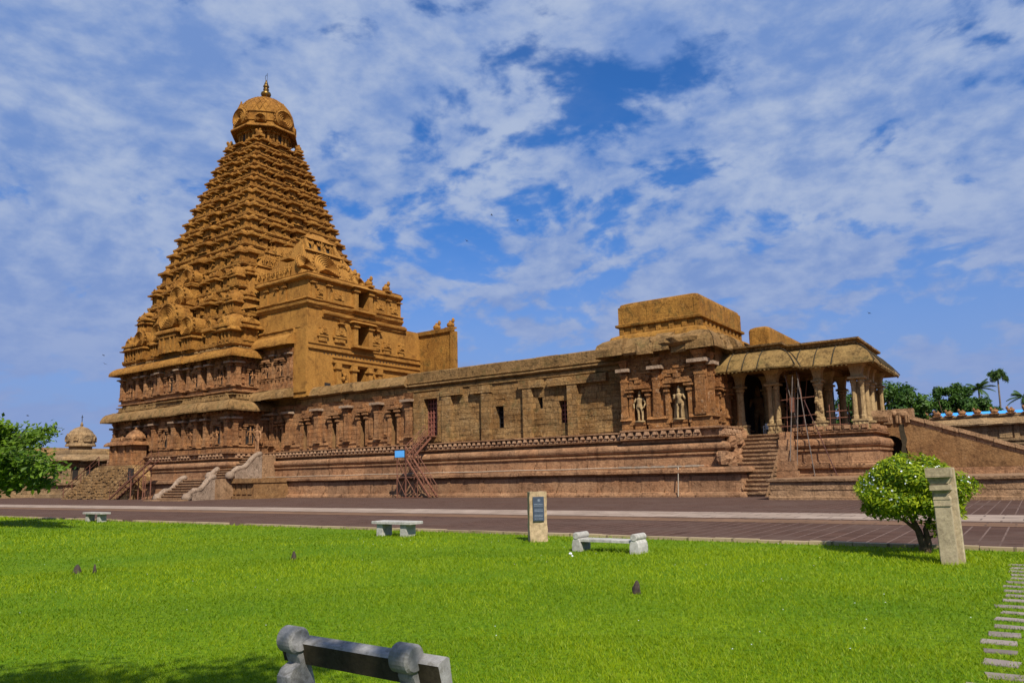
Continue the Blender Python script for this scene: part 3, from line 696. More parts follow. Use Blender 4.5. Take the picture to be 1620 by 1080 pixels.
# neck, octagonal dome and finial
def octa(r, z, ph=math.pi/8): return [(TCX+r*math.cos(2*math.pi*j/8+ph), TCY+r*math.sin(2*math.pi*j/8+ph), z) for j in range(8)]
nk = MB()
nk.rings([octa(3.35, 43.2), octa(3.35, 43.75), octa(3.05, 43.85), octa(3.05, 45.1), octa(3.3, 45.25), octa(3.35, 45.6)], 0)
for j in range(8):
    a0 = 2*math.pi*j/8; ra = 2.84; fc = Face((TCX+ra*math.cos(a0)+1.1*math.sin(a0), TCY+ra*math.sin(a0)-1.1*math.cos(a0)), (TCX+ra*math.cos(a0)-1.1*math.sin(a0), TCY+ra*math.sin(a0)+1.1*math.cos(a0)))
    for u in (.2, .72, 1.48, 2.0): fc.box(nk, u-.12, u+.12, -.1, .24, 43.8, 44.85); fc.box(nk, u-.24, u+.24, -.1, .42, 44.85, 45.02); fc.box(nk, u-.14, u+.14, -.1, .3, 45.02, 45.2)
    if j % 2 == 0: fc.box(nk, .86, 1.34, -.1, .16, 43.8, 44.75, 1)
nk.build('tower_neck', ['carved', 'dark'], tower)
dm = MB(); n = 32
def rnd8(r, z, k_=.5):
    ps = []
    for t in range(n):
        an = 2*math.pi*t/n; base = math.cos(math.pi/8)/math.cos((an+math.pi/8) % (math.pi/4)-math.pi/8); f = k_*base/math.cos(math.pi/8)*.96+(1-k_)
        ps.append((TCX+r*f*math.cos(an), TCY+r*f*math.sin(an), z))
    return ps
dm.rings([rnd8(3.2, 45.55, 1), rnd8(4.02, 45.22, 1), rnd8(4.10, 45.30, 1), rnd8(4.06, 45.52, 1), rnd8(3.75, 45.74, 1), rnd8(3.55, 45.80, .8), rnd8(3.55, 46.15, .8), rnd8(3.68, 46.22, .8), rnd8(3.68, 46.42, .8), rnd8(3.56, 46.5, .8), rnd8(3.58, 47.25, .7), rnd8(3.72, 47.34, .7), rnd8(3.70, 47.52, .7), rnd8(3.56, 47.6, .5), rnd8(3.42, 48.3, .35), rnd8(3.10, 48.95, .3), rnd8(2.58, 49.6, .2), rnd8(1.85, 50.15, .1), rnd8(.95, 50.5, 0), rnd8(.3, 50.62, 0)], 0)
for j in range(30):
    for sg in (-1, 1):
        a0 = 2*math.pi*j/30; dm.path([(TCX+r_*math.cos(a0+sg*t_), TCY+r_*math.sin(a0+sg*t_), z_) for r_, z_, t_ in ((3.55, 47.6, 0), (3.40, 48.3, .10), (3.10, 48.95, .21), (2.58, 49.6, .35), (1.87, 50.14, .55))], .045, 4)
dome = dm.build('dome', 'carved', tower)
for j in range(8):
    a0 = 2*math.pi*j/8; bigg = j % 2 == 0; r0 = 3.66 if bigg else 3.52
    fc = Face((TCX+r0*math.cos(a0)+2*math.sin(a0), TCY+r0*math.sin(a0)-2*math.cos(a0)), (TCX+r0*math.cos(a0)-2*math.sin(a0), TCY+r0*math.sin(a0)+2*math.cos(a0)))
    g = MB(); rad = 1.20 if bigg else .58
    zc = 46.72 if bigg else 46.35
    A = [R(-55+290*t/20) for t in range(21)]
    def ring(q, dd): return [fc.p(2+q*1.08*math.cos(a), dd, zc+q*math.sin(a)) for a in A]
    g.rings([ring(rad, -1.1), ring(rad, .26), ring(rad*.9, .34), ring(rad*.84, .16)], 0, False, False)
    for t in range(4):
        a = .84-.18*t; g.rings([ring(rad*a, .16-.03*t), ring(rad*(a-.06), .28-.03*t), ring(rad*(a-.18), .13-.03*t)], 0, False, t == 3)
    for t in range(15):
        a = R(-25+230*t/14); ell(g, fc.p(2+rad*1.16*math.cos(a), .08, zc+rad*1.08*math.sin(a)), .11, .11, .15, 5, 0, 4)
    if bigg: fc.box(g, 1.66, 2.34, -.40, .30, zc+rad*.92, zc+rad*1.22, 0, None, (-.14, -.1)); fc.box(g, 1.80, 2.20, -.28, .18, zc+rad*1.22, zc+rad*1.48, 0, None, (-.08, -.06)); fc.box(g, 1.90, 2.10, -.18, .08, zc+rad*1.48, zc+rad*1.85, 0, None, (-.08, -.08))
    g.build('horseshoe_gable', 'carved', dome)
fi = MB(); fi.lathe(TCX, TCY, [(q*1.05, 50.5+(z-51.05)*1.09) for q, z in ((.28, 51.05), (.34, 51.2), (.24, 51.35), (.30, 51.5), (.52, 51.62), (.62, 51.85), (.58, 52.05), (.34, 52.25), (.22, 52.35), (.36, 52.45), (.36, 52.53), (.20, 52.6), (.28, 52.72), (.38, 52.85), (.32, 53.02), (.16, 53.15), (.24, 53.2), (.18, 53.35), (.10, 53.55), (.02, 53.75))], 14)
fin = fi.build('finial', 'brass', tower, True)
rd = MB(); rd.tube((TCX+.65, TCY-.35, 50.3), (TCX+.65, TCY-.35, 54.0), .03, .022, 5); rd.path([(TCX-.10, TCY, 53.3), (TCX-.24, TCY, 53.8), (TCX-.12, TCY, 54.1), (TCX+.12, TCY, 54.1), (TCX+.2, TCY, 53.9)], .028, 5); rd.build('lightning_rod', 'iron', tower)
# corner bulls on the top platform
for qx in (-1, 1):
    for qy in (-1, 1):
        b = MB(); cx_, cy_ = TCX+qx*2.95, TCY+qy*2.95; ell(b, (cx_, cy_, 44.15), .55, .34, .36, 8); ell(b, (cx_-.45, cy_-.1, 44.55), .2, .2, .26, 7); b.box(cx_-.6, cx_+.6, cy_-.4, cy_+.4, 43.6, 43.9); ell(b, (cx_+.12, cy_, 44.55), .2, .16, .18, 6)
        b.build('bull_statue', 'carved', tower)

# ================================================================== LONG HALL
WY = 49.4; BX0, BX1, BY = -24.4, -17.95, 48.6
hall_path = [(-67.2, WY), (BX0, WY), (BX0, BY), (BX1, BY), (BX1, 54.5)]
hb = MB()
sweep_blocks(hb, [(-67.2, WY), (-17.5, WY), (-17.5, 55.5)], PLINTH_PROF, False, 1.7, .034, .006, 1, rng=rng)
sweep_blocks(hb, [(-67.2, WY), (BX1, WY), (BX1, 55.5)], BASE_PROF, False, 2.3, .014, .004, 1, rng=rng)
sweep(hb, [(BX0, WY-.30), (BX1+.12, WY-.30), (BX1+.12, 54.0)], [(0, 3.68), (.62, 3.68), (.62, 3.92), (.98, 3.96), (.98, 4.04), (.7, 4.06), (.7, 4.5), (1.0, 4.54), (1.0, 4.66), (.3, 4.68)], False, 1.2, .02, 1, rng=rng)
fw = Face((-67.2, WY), (BX0, WY))
def U(x): return x+67.2
niches = [(U(-64.3), U(-63.75), 4.9, 7.5, .4), (U(-60.5), U(-59.75), 4.75, 7.8, .7, 2), (U(-56.25), U(-55.45), 4.65, 7.8, .8, 2), (U(-52.3), U(-51.5), 4.65, 7.85, .8, 2), (U(-48.25), U(-47.4), 4.65, 7.85, .5, 3)]
wins = [(U(-44.1), U(-42.5), 5.25, 8.52, .75), (U(-36.4), U(-35.55), 5.55, 7.35, .8), (U(-32.22), U(-31.72), 6.88, 7.76, .5), (U(-30.25), U(-29.42), 5.6, 7.36, .7)]
# the western half has a smoother, redder carved wall, the eastern one rough ashlar
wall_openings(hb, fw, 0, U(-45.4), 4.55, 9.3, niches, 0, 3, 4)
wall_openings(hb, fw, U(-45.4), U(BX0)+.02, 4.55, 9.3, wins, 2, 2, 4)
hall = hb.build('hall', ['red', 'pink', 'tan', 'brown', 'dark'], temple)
# roof deck
rb = MB(); rb.box(-67, BX1+.3, WY+.35, 66, 9.2, 10.25); rb.build('roof_deck', 'brown', hall)
# entablature and parapet
cb = MB()
E_PROF = [(0, 9.22), (.12, 9.26), (.14, 9.52), (.02, 9.56), (.02, 9.62), (.30, 9.68), (.36, 9.76), (.33, 9.86), (.10, 9.90), (.10, 9.98), (.22, 10.02), (.22, 10.12), (.06, 10.16), (.10, 10.9), (.06, 10.98), (-.55, 11.0), (-.6, 10.2)]
sweep_blocks(cb, [(-46.2, WY), (BX0+.2, WY)], E_PROF, False, 1.9, .022, .006, rng=rng)
cb.build('parapet', 'moss', hall)
cb = MB()
sweep_blocks(cb, [(-60.9, WY), (-46.2, WY)], [(0, 9.1), (.10, 9.16), (.12, 9.62), (.20, 9.70), (.05, 9.78), (.55, 9.88), (.62, 9.95), (.52, 10.25), (.30, 10.62), (-.05, 10.86), (-.6, 10.95), (-.6, 10.2)], False, 1.5, .07, rng=rng)
cb.build('parapet', 'moss', hall)
# pilasters and niche trims on the western half
tr = MB()
for u in (-66.6, -65.2, -62.6, -58.2, -53.9, -49.8, -45.9): pilaster(fw, U(u), 5.2, 4.0, .66, .40, 'red', hall, .0)
for (a, b, c, d, *_) in niches: niche_trim(tr, fw, a, b, 4.75, d, 0, 1.5)
edges = [U(-67.0)]+[e for n_ in niches for e in (n_[0]-.12, n_[1]+.12)]+[U(-45.5)]
for a, b in zip(edges[::2], edges[1::2]):
    if b-a > .3: fw.box(tr, a, b, -.02, .20, 4.98, 5.2, 0, None, (0, -.08)); fw.box(tr, a+.02, b-.02, -.02, .10, 4.56, 4.98)
for xx in (-62, -57.3, -54.9, -50.9, -48.9): fw.box(tr, U(xx)-.25, U(xx)+.25, -.02, .10, 5.4, 7.6); fw.box(tr, U(xx)-.15, U(xx)+.15, -.02, .16, 5.6, 7.2)
tr.build('niche_surrounds', 'red', hall)
# plain unfinished pilasters and corbels on the eastern half
for a, b, l, r_, zt in ((-41.9, -40.9, .15, 1.15, 9.22), (-37.6, -36.75, 1.1, .1, 9.15), (-33.4, -32.55, .35, 1.0, 9.15), (-29.25, -28.4, 1.75, 2.6, 9.12)):
    pm = MB(); fw.box(pm, U(a), U(b), -.02, .40, 4.56, zt-.55)
    fw.box(pm, U(a)-l, U(b)+r_, -.02, .46, zt-.62 if l < 2 else zt-.75, zt, 0)
    pm.build('plain_pilaster', 'tan', hall)
pm = MB(); fw.box(pm, U(-45.35), U(-44.1), -.02, .24, 4.7, 9.1); fw.box(pm, U(-42.5), U(-42.0), -.02, .24, 4.7, 9.1); fw.box(pm, U(-44.1), U(-42.5), -.02, .24, 8.52, 9.1); fw.box(pm, U(-44.1), U(-42.5), -.02, .26, 4.7, 5.25)
pm.build('window_surround', 'tan', hall)
pm = MB()
rx = random.Random(12)
for _ in range(150):   # blocks standing slightly proud of the rough ashlar
    u = rx.uniform(U(-40.6), U(BX0)-.9); z = 4.7+.46*rx.randrange(0, 9); L = rx.uniform(.5, 1.1)
    if any(o[0]-L-.1 < u < o[1]+.1 and o[2]-.6 < z < o[3]+.15 for o in wins): continue
    fw.box(pm, u, u+L, -.02, rx.uniform(.015, .05), z+.02, z+.44)
pm.build('proud_blocks', 'tan', hall)['kind'] = 'stuff'
def grille(fc, a, b, c, d, dp, nx, nz, mat, parent):
    g = MB(); t = .045
    for i in range(nx+1): u = a+(b-a)*i/nx; fc.box(g, u-t, u+t, -dp-.05, -dp+.05, c, d)
    for i in range(nz+1): z = c+(d-c)*i/nz; fc.box(g, a, b, -dp-.06, -dp+.04, z-t, z+t)
    return g.build('window_grille', mat, parent)
grille(fw, U(-44.1), U(-42.5), 5.25, 8.52, .42, 5, 8, 'grille', hall)
g = MB(); fw.box(g, U(-44.1), U(-42.5), -.70, -.64, 5.25, 8.52); g.build('door_leaf', 'wood', hall)
grille(fw, U(-36.4), U(-35.55), 5.55, 7.35, .62, 2, 4, 'iron', hall)
grille(fw, U(-30.25), U(-29.42), 5.6, 7.36, .52, 3, 5, 'grille', hall)
# lion frieze along the hall
fz = MB(); frieze_blocks(fz, fw, .3, U(BX0)-.2, .52, .86, 4.0, 4.44, .52, rng); fz.build('lion_frieze', 'lion', hall)
fbay = Face((BX0-.1, WY-.30), (BX1+.12, WY-.30)); fz = MB(); frieze_blocks(fz, fbay, .05, fbay.L-.6, .66, .98, 4.06, 4.52, .60, rng)
fz.build('lion_frieze', 'lion', hall); fz = MB(); fbe = Face((BX1+.12, WY-.30), (BX1+.12, 54.2)); frieze_blocks(fz, fbe, -.9, fbe.L-.2, .66, .98, 4.06, 4.52, .60, rng)
fz.build('lion_frieze', 'lion', hall)
# dentils under the plinth ledge and the white pipe on it
dn = MB()
u = 20.0
while u < 49: fw.box(dn, u, u+.10, 1.6, 2.0, 1.84, 1.93); u += .24
dn.build('dentil_course', 'pink', hall)
pp = MB()
pth = []
for i in range(24):
    xx = -66+48*i/23; pth.append((xx, WY-2.0, 2.02+.02*math.sin(i*1.7)))
pp.path(pth, .028, 6); pp.tube((-66, WY-2.08, 2.0), (-66, WY-2.2, .05), .035); pp.tube((-19.8, WY-2.02, 2.0), (-19.8, WY-2.25, .05), .035)
pp.build('water_pipe', 'pipe', hall)
wb = MB()
for i in range(5): wb.box(-24.6+i*1.25, -23.7+i*1.25, WY-1.3, WY-1.05, 1.98, 2.12)
wb.build('ledge_slab', 'grey', hall)

# ---------------------------------------------------------------- carved end bay with two big niches
bm_ = MB()
fb = Face((BX0, BY), (BX1, BY)); fe = Face((BX1, BY), (BX1, 54.6))
def V(x): return x-BX0
bop = [(V(-23.45), V(-22.4), 4.7, 7.55, .40), (V(-20.65), V(-19.3), 4.75, 7.75, .45)]
wall_openings(bm_, fb, 0, fb.L, 4.6, 10.2, bop, 0, 0, 0)
eop = [(1.6, 2.4, 4.9, 7.4, .45), (4.0, 4.7, 4.9, 7.2, .45)]
wall_openings(bm_, fe, 0, fe.L, 4.6, 10.2, eop, 0, 0, 0)
bm_.quad((BX0, WY+.1, 4.6), (BX0, BY, 4.6), (BX0, BY, 10.2), (BX0, WY+.1, 10.2))
tr = bm_
for o in bop: niche_trim(tr, fb, o[0], o[1], 5.0, o[3], 0, 1.35)
for o in eop: niche_trim(tr, fe, o[0], o[1], 5.0, o[3], 0, 1.6)
for a, b in ((0, bop[0][0]-.05), (bop[0][1]+.08, bop[1][0]-.08), (bop[1][1]+.08, fb.L+.3)):
    fb.box(tr, a, b, -.02, .34, 5.35, 5.55, 0, (0, 0), (0, -.1)); fb.box(tr, a+.04, b-.04, -.02, .18, 4.66, 5.35)
for a, b in ((0, 1.5), (2.5, 3.9), (4.8, 5.9)): fe.box(tr, a, b, -.02, .34, 5.35, 5.55); fe.box(tr, a+.04, b-.04, -.02, .18, 4.66, 5.35)
for o in bop:   # stepped blocks and pedestal
    c = (o[0]+o[1])/2
    for t in range(4): fb.box(tr, c-.9+.2*t, c-.5+.5*t, -.02, .12+.06*(t % 2), o[3]+.55+.18*t, o[3]+.72+.18*t)
    fb.box(tr, o[0]+.1, o[1]-.1, -.5, .10, 4.68, 5.05); fb.box(tr, o[0]+.05, o[1]-.05, -.5, .18, 5.05, 5.2)
for _ in range(60):
    u = rx.uniform(.2, 6.0); z = rx.uniform(7.9, 9.6); fb.box(tr, u, u+rx.uniform(.2, .6), -.02, rx.uniform(.03, .12), z, z+.17)
    u = rx.uniform(.2, 5.4); z = rx.uniform(5.6, 9.6); fe.box(tr, u, u+rx.uniform(.2, .5), -.02, rx.uniform(.03, .14), z, z+.2)
bay = bm_.build('carved_bay', 'bay', temple)
figure(fb, (bop[0][0]+bop[0][1])/2, .06, 5.2, 2.3, 1, 'column', bay)
figure(fb, (bop[1][0]+bop[1][1])/2, .08, 5.2, 2.4, 3, 'column', bay)
bs_ = MB(); fb.box(bs_, bop[1][0]+.12, bop[1][1]-.12, -.5, -.12, 5.2, 7.45, 0, None, (-.3, -.1)); bs_.build('figure_backslab', 'column', bay)
for o in eop: figure(fe, (o[0]+o[1])/2, -.05, 5.2, 2.0, 2, 'red', bay)
for u, wv in ((.34, .52), (2.85, .58)): pilaster(fb, u, 5.5, 4.2, wv, .26, 'bay', bay)
pilaster(fb, 6.05, 5.5, 4.4, .72, .34, 'bay', bay)
for u in (.45, 3.2, 5.5): pilaster(fe, u, 5.5, 4.2, .55, .28, 'bay', bay)
ev = MB(); r2 = random.Random(5)
sweep_blocks(ev, [(BX0-.5, WY+.2), (BX0-.5, BY), (BX1+.1, BY), (BX1+.1, 53.4)], kapota(9.95, 11.35, .95, -.3, 5, .16, .35), False, 1.05, .16, rng=r2, drop=.25)
ev.build('broken_eave', 'moss', bay)
for (x0, x1, y0) in ((-20.9, -18.2, BY-1.15), (-22.1, -21.0, BY-.95), (-17.6, -16.9, BY+.7)):
    kb2 = MB(); r3 = random.Random(int(x0*10)); m_ = 9
    rings = []
    for i in range(6):
        t = i/5; xx = x0+(x1-x0)*t; sc_ = (.35+.65*math.sin(math.pi*min(.95, max(.08, t)))**.5)
        rings.append([(xx+r3.uniform(-.1, .1), y0+.75+sc_*.75*math.cos(2*math.pi*j/m_)*r3.uniform(.8, 1.15), 10.65+sc_*.50*math.sin(2*math.pi*j/m_)*r3.uniform(.75, 1.2)) for j in range(m_)])
    kb2.rings(rings); kb2.build('broken_eave_stone', 'moss', bay)
# plastered block on the roof
bk = MB(); ringz = []
def rnd_rect(x0, x1, y0, y1, r, z, n=4):
    ps = []
    for cx_, cy_, a0 in ((x1-r, y0+r, -90), (x1-r, y1-r, 0), (x0+r, y1-r, 90), (x0+r, y0+r, 180)):
        for i in range(n+1): a = R(a0+90*i/n); ps.append((cx_+r*math.cos(a), cy_+r*math.sin(a), z))
    return ps
bk.rings([rnd_rect(-25.95, -18.0, 49.3, 60.0, .5, 10.4), rnd_rect(-25.95, -18.0, 49.3, 60.0, .55, 11.35), rnd_rect(-25.75, -18.2, 49.5, 59.7, .5, 11.75), rnd_rect(-25.2, -18.65, 49.95, 59.2, .4, 11.95),
          rnd_rect(-25.1, -18.75, 50.05, 59.1, .06, 11.97), rnd_rect(-25.1, -18.75, 50.05, 59.1, .06, 12.48), rnd_rect(-25.32, -18.5, 49.83, 59.3, .08, 12.54), rnd_rect(-25.34, -18.48, 49.8, 59.3, .08, 12.70), rnd_rect(-25.1, -18.72, 50.02, 59.1, .08, 12.78),
          rnd_rect(-25.06, -18.76, 50.05, 59.06, .10, 14.05), rnd_rect(-24.98, -18.84, 50.12, 59.0, .16, 14.28), rnd_rect(-24.7, -19.1, 50.4, 58.7, .3, 14.40)])
fk = Face((-25.1, 50.05), (-18.75, 50.05)); fk2 = Face((-18.75, 50.05), (-18.75, 59.1))
for fc in (fk, fk2):
    u = .05
    while u < fc.L-.2:
        fc.box(bk, u, u+.38, -.02, .09, 11.98, 12.5); u += 1.0 if fc is fk else .85
for a, b in ((0, .35), (2.35, 2.75), (6.0, 6.36)): fk.box(bk, a, b, -.05, .05, 12.75, 14.05)
fk2.box(bk, 0.0, .35, -.05, .05, 12.75, 14.05); fk2.box(bk, 6.4, 6.55, -.05, .04, 12.75, 14.05); fk2.box(bk, 8.4, 9.0, -.05, .05, 12.75, 14.05)
bk.build('roof_block', 'oldgold', temple)

# ================================================================== GOLDEN PAVILION BETWEEN TOWER AND HALL
PX0, PX1, PY = -67.0, -59.1, 48.5
pv = MB()
fs = Face((PX0, PY), (PX1, PY)); fx = Face((PX1, PY), (PX1, 62.0)); fx2 = Face((PX1, 62.0), (PX1, 65.5))
doors = [(55.0-PY, 56.55-PY, 10.3, 13.5, 1.2), (55.0-PY, 56.55-PY, 15.85, 18.15, 1.2)]
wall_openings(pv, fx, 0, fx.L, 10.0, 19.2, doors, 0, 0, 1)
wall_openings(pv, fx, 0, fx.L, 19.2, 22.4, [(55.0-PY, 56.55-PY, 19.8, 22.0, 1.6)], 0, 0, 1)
wall_openings(pv, fx2, 0, fx2.L, 10.0, 18.7, [], 0)
pv.quad(fs.p(0, 0, 9.9), fs.p(fs.L, 0, 9.9), fs.p(fs.L, 0, 22.4), fs.p(0, 0, 22.4))
pv.quad((PX0, 66, 9.9), (PX0, PY, 9.9), (PX0, PY, 22.4), (PX0, 66, 22.4)); pv.quad((PX0, PY, 22.4), (PX1, PY, 22.4), (PX1, 62, 22.4), (PX0, 62, 22.4))
pv.quad((PX1, 62, 18.7), (PX1, 66, 18.7), (PX0, 66, 18.7), (PX0, 62, 18.7)); pv.quad((PX1, 62, 18.7), (PX0, 62, 18.7), (PX0, 62, 22.4), (PX1, 62, 22.4))
pav = pv.build('golden_pavilion', ['gold', 'dark'], temple)
pc = MB(); Lp = [(PX0-.1, PY), (PX1, PY), (PX1, 62.1)]
sweep(pc, Lp, [(0, 19.1), (.18, 19.18), (.20, 19.30), (.36, 19.42), (.40, 19.62), (.22, 19.72), (.24, 19.86), (.40, 19.92), (.38, 20.02), (0, 20.1)], False, 1.0, .03, rng=rng)
sweep(pc, [(PX0-.3, PY), (PX1, PY), (PX1, 61.9)], [(0, 21.95), (.12, 22.0), (.45, 22.15), (.50, 22.32), (.30, 22.45), (.18, 22.55), (.22, 22.7), (-.3, 22.78), (-1, 22.5)], False, .9, .03, rng=rng)
sweep(pc, [(PX1, PY+1.8), (PX1, 62.6)], [(0, 18.25), (.18, 18.3), (.2, 18.5), (.42, 18.62), (.46, 18.8), (.2, 18.9), (.22, 19.02), (0, 19.08)], False, 1.0, .03, rng=rng)
for a, b in ((.0, 3.2), (3.25, 10.0), (10.05, 17.0)): fx.box(pc, a if a else .1, min(b, 16.9), -.02, .22, 14.85, 15.02); fx.box(pc, a if a else .1, min(b, 16.9), -.02, .12, 15.4, 15.55)
fx.box(pc, 3.2, 16.9, -.02, .30, 13.65, 13.85); fx.box(pc, 3.3, 16.9, -.02, .14, 14.2, 14.35)
# door frames with projecting bay columns
for z0, z1 in ((19.8, 22.1), (15.85, 18.2)):
    for u in (55.0-PY-.30, 56.55-PY+.30):
        fx.box(pc, u-.28, u+.28, -.05, .45, z0, z1-.45); fx.box(pc, u-.42, u+.42, -.05, .62, z1-.45, z1-.30); fx.box(pc, u-.30, u+.30, -.05, .50, z1-.3, z1+.05)
    fx.box(pc, 55.0-PY-1.0, 56.55-PY+1.0, -.05, .85, z1+.02, z1+.22, 0, None, (-.1, -.25))
    fx.box(pc, 55.0-PY-.8, 56.55-PY+.8, -.05, .75, z0-.30, z0-.05)
for z0 in (10.3,):
    for u in (3.9, 55.0-PY-.4, 56.55-PY+.4, 9.9): fx.box(pc, u-.32, u+.32, -.05, .38, z0, z0+2.7); fx.box(pc, u-.50, u+.50, -.05, .55, z0+2.7, z0+2.9); fx.box(pc, u-.36, u+.36, -.05, .42, z0+2.9, z0+3.3)
pc.build('pavilion_cornice', 'gold', pav)
for u in (.55, 2.6, 9.2, 11.3, 13.1): pilaster(fx, u, 20.1, 1.9, .38, .16, 'gold', pav)
for u in (4.4, 9.7): pilaster(fx, u, 15.9, 2.4, .5, .2, 'gold', pav)
# small applied shrines on the plaster front
for u, z, wv, kd in ((1.9, 16.2, 1.25, 'kuta'), (4.2, 16.3, 1.7, 'shala'), (9.3, 16.2, 1.3, 'shala'), (11.1, 15.9, 1.25, 'nasi'), (13.4, 15.9, .9, 'kuta'), (3.9, 20.1, 1.5, 'shala'), (9.9, 20.1, 1.3, 'kuta'), (12.2, 20.0, 1.2, 'nasi'), (1.4, 20.2, .7, 'nasi')):
    sh = MB(); fx.box(sh, u-wv*.55, u+wv*.55, -.02, .26, z, z+.28); fx.box(sh, u-wv*.42, u+wv*.42, -.02, .18, z-.45, z-.05)
    fx.box(sh, u-wv*.45, u+wv*.45, -.02, .34, z+.28, z+.85, 0, None, (-.12 if kd != 'shala' else -.03, -.08))
    for t in (-.32, 0, .32): fx.box(sh, u+t*wv-.09, u+t*wv+.09, -.02, .30, z+.85, z+1.12, 0, None, (-.05, -.1))
    nasika(sh, fx, u, .36, z+.55, .26, .05); sh.build('shrine_relief', 'gold', pav)
for u, z in ((4.9, 11.4), (11.0, 11.4), (12.3, 11.4), (13.6, 11.5)):
    sh = MB()
    for t in range(4): ell(sh, fx.p(u+.22*math.sin(t*2.1), .14, z+.35*t), .26, .22, .24, 7, 0, 4)
    sh.build('figure_relief', 'gold', pav)
hl = MB()
for t in range(26):
    hl = MB(); u = 2.2+.5*t; fx.box(hl, u-.07, u+.07, .0, .012, 14.45, 14.62); hl.build('beam_hole', 'dark', pav)
hl = MB(); fx.box(hl, 2.3, 3.1, 0, .012, 10.7, 11.5); hl.build('vent_hole', 'dark', pav)
# west panel: carved stone front under its own eaves
pw = MB(); fp_ = Face((-66.9, PY-.0), (-61.2, PY-.0))
fp_.box(pw, 0, fp_.L, -.02, .10, 11.1, 15.2); fp_.box(pw, -.1, fp_.L+.1, -.02, .30, 10.95, 11.15); fp_.box(pw, -.1, fp_.L+.05, -.02, .26, 11.95, 12.1)
for t in range(9): fp_.box(pw, .2+t*.62, .55+t*.62, -.02, .24, 11.2, 11.9)
for c in (1.6, 3.95): niche_trim(pw, Face((-66.9, PY-.1), (-61.2, PY-.1)), c-.42, c+.42, 12.15, 13.9, 0, 1.3); fp_.box(pw, c-.36, c+.36, .09, .115, 12.2, 13.9, 1)
pw.build('carved_panel', ['red', 'dark'], pav)
fpp = Face((-66.9, PY-.1), (-61.2, PY-.1))
for u in (.25, 2.8, 5.3): pilaster(fpp, u, 12.1, 2.9, .44, .2, 'red', pav)
for c in (1.6, 3.95): figure(fpp, c, .14, 12.2, 1.5, 2, 'red', pav)
ev = MB(); sweep(ev, [(-67.0, 52), (-67.0, PY-.1), (-60.9, PY-.1)], kapota(15.3, 16.55, 1.05, -.1, 6, .12, .2), False, .8, .03, rng=rng)
sweep(ev, [(-67.0, PY-.1), (-60.9, PY-.1)], [(-.1, 16.4), (.16, 16.5), (.18, 16.9), (.30, 16.95), (.30, 17.1), (0, 17.12)], False, .6, .03, rng=rng)
ev.build('pavilion_eave', 'gold', pav)
ev = MB(); sweep_blocks(ev, [(-67.6, 50), (-67.6, PY-.3), (-60.9, PY-.3)], kapota(9.75, 10.85, 1.25, -.1, 6, .14, .25), False, 1.5, .09, rng=rng); ev.build('pavilion_eave', 'moss', pav)
pq = MB(); fs.box(pq, 6.1, fs.L+.02, -.05, .14, 10.4, 16.4); fs.box(pq, 1.5, fs.L, -.05, .06, 17.1, 19.1); fs.box(pq, 6.9, fs.L+.02, -.05, .10, 16.4, 19.15); pq.build('plaster_pier', 'gold', pav)
for u in (1.4, 3.0, 4.4): pilaster(fs, u, 20.1, 1.8, .34, .16, 'gold', pav)
# short wall running back east on the far side, with a low rail and a little stair
sw = MB(); fa = Face((PX1, 65.2), (-53.9, 65.2))
sw.box(PX1, -53.9, 65.2, 66.0, 10.0, 18.35); fa.box(sw, -.1, 5.4, -.05, .22, 18.3, 18.75, 0, None, (.05, .05)); fa.box(sw, 4.9, 5.35, -.05, .2, 10.2, 18.3)
fa.box(sw, .3, 5.0, 1.2, 1.5, 10.2, 11.0); sw.box(-58.8, -54.0, 63.4, 63.7, 10.2, 12.9); sw.box(-58.9, -53.9, 63.3, 63.8, 12.9, 13.1)
for t in range(8): sw.box(-59.05, -58.0, 62.0+t*.35-.9, 62.4+t*.35-.9, 10.2, 11.0+t*.33)
sw.build('far_wall', 'oldgold', pav)
for x_, y_, z_ in ((-56.6, 65.5, 18.75), (-54.5, 65.5, 18.78), (PX1+.0, 59.6, 22.7), (PX1+.0, 56.9, 22.75)):
    b = MB(); ell(b, (x_, y_, z_+.38), .55, .38, .38, 8); ell(b, (x_+.42, y_-.05, z_+.86), .2, .2, .3, 7); ell(b, (x_-.05, y_, z_+.78), .2, .16, .16, 6); b.box(x_-.6, x_+.6, y_-.38, y_+.38, z_-.1, z_+.1)
    b.build('bull_statue', 'gold', pav)

# plaster frontispiece on the tower's east side, above the pavilion roof
fr = MB(); FX = TCX
def fpt(y, z, o=0.0): return (FX+s_at(z)*.96+.55+o, y, z)
out = [(47.0, 19.8), (47.5, 21.5), (48.4, 23.6), (49.6, 25.6), (50.9, 27.4), (52.6, 28.3), (55.2, 28.8), (57.8, 28.3), (59.6, 26.8), (61.4, 24.8), (63.2, 22.5), (64.6, 20.0)]
zc_, yc_ = 22.5, 56.0
n = len(out); vs = [fpt(yc_, zc_, .25)]+[fpt(y, z, .35) for y, z in out]+[fpt(y, z, -1.6) for y, z in out]
fs_ = [(0, i+1, i+2) for i in range(n-1)]+[(i+1, i+1+n, i+2+n, i+2) for i in range(n-1)]
fr.add(vs, fs_)
class SFace:
    def p(s, u, d, z): return fpt(u, z, .35+d)
    def box(s, mb, u0, u1, d0, d1, z0, z1, mi=0, t0=None, t1=None):
        g = t1 or (0, 0)
        a = [s.p(u0, d0, z0), s.p(u1, d0, z0), s.p(u1, d1, z0), s.p(u0, d1, z0)]; b = [s.p(u0-g[0], d0, z1), s.p(u1+g[0], d0, z1), s.p(u1+g[0], d1+g[1], z1), s.p(u0-g[0], d1+g[1], z1)]
        mb.add(a+b, [(0,1,2,3),(7,6,5,4),(4,5,1,0),(5,6,2,1),(6,7,3,2),(7,4,0,3)], mi)
sf = SFace()
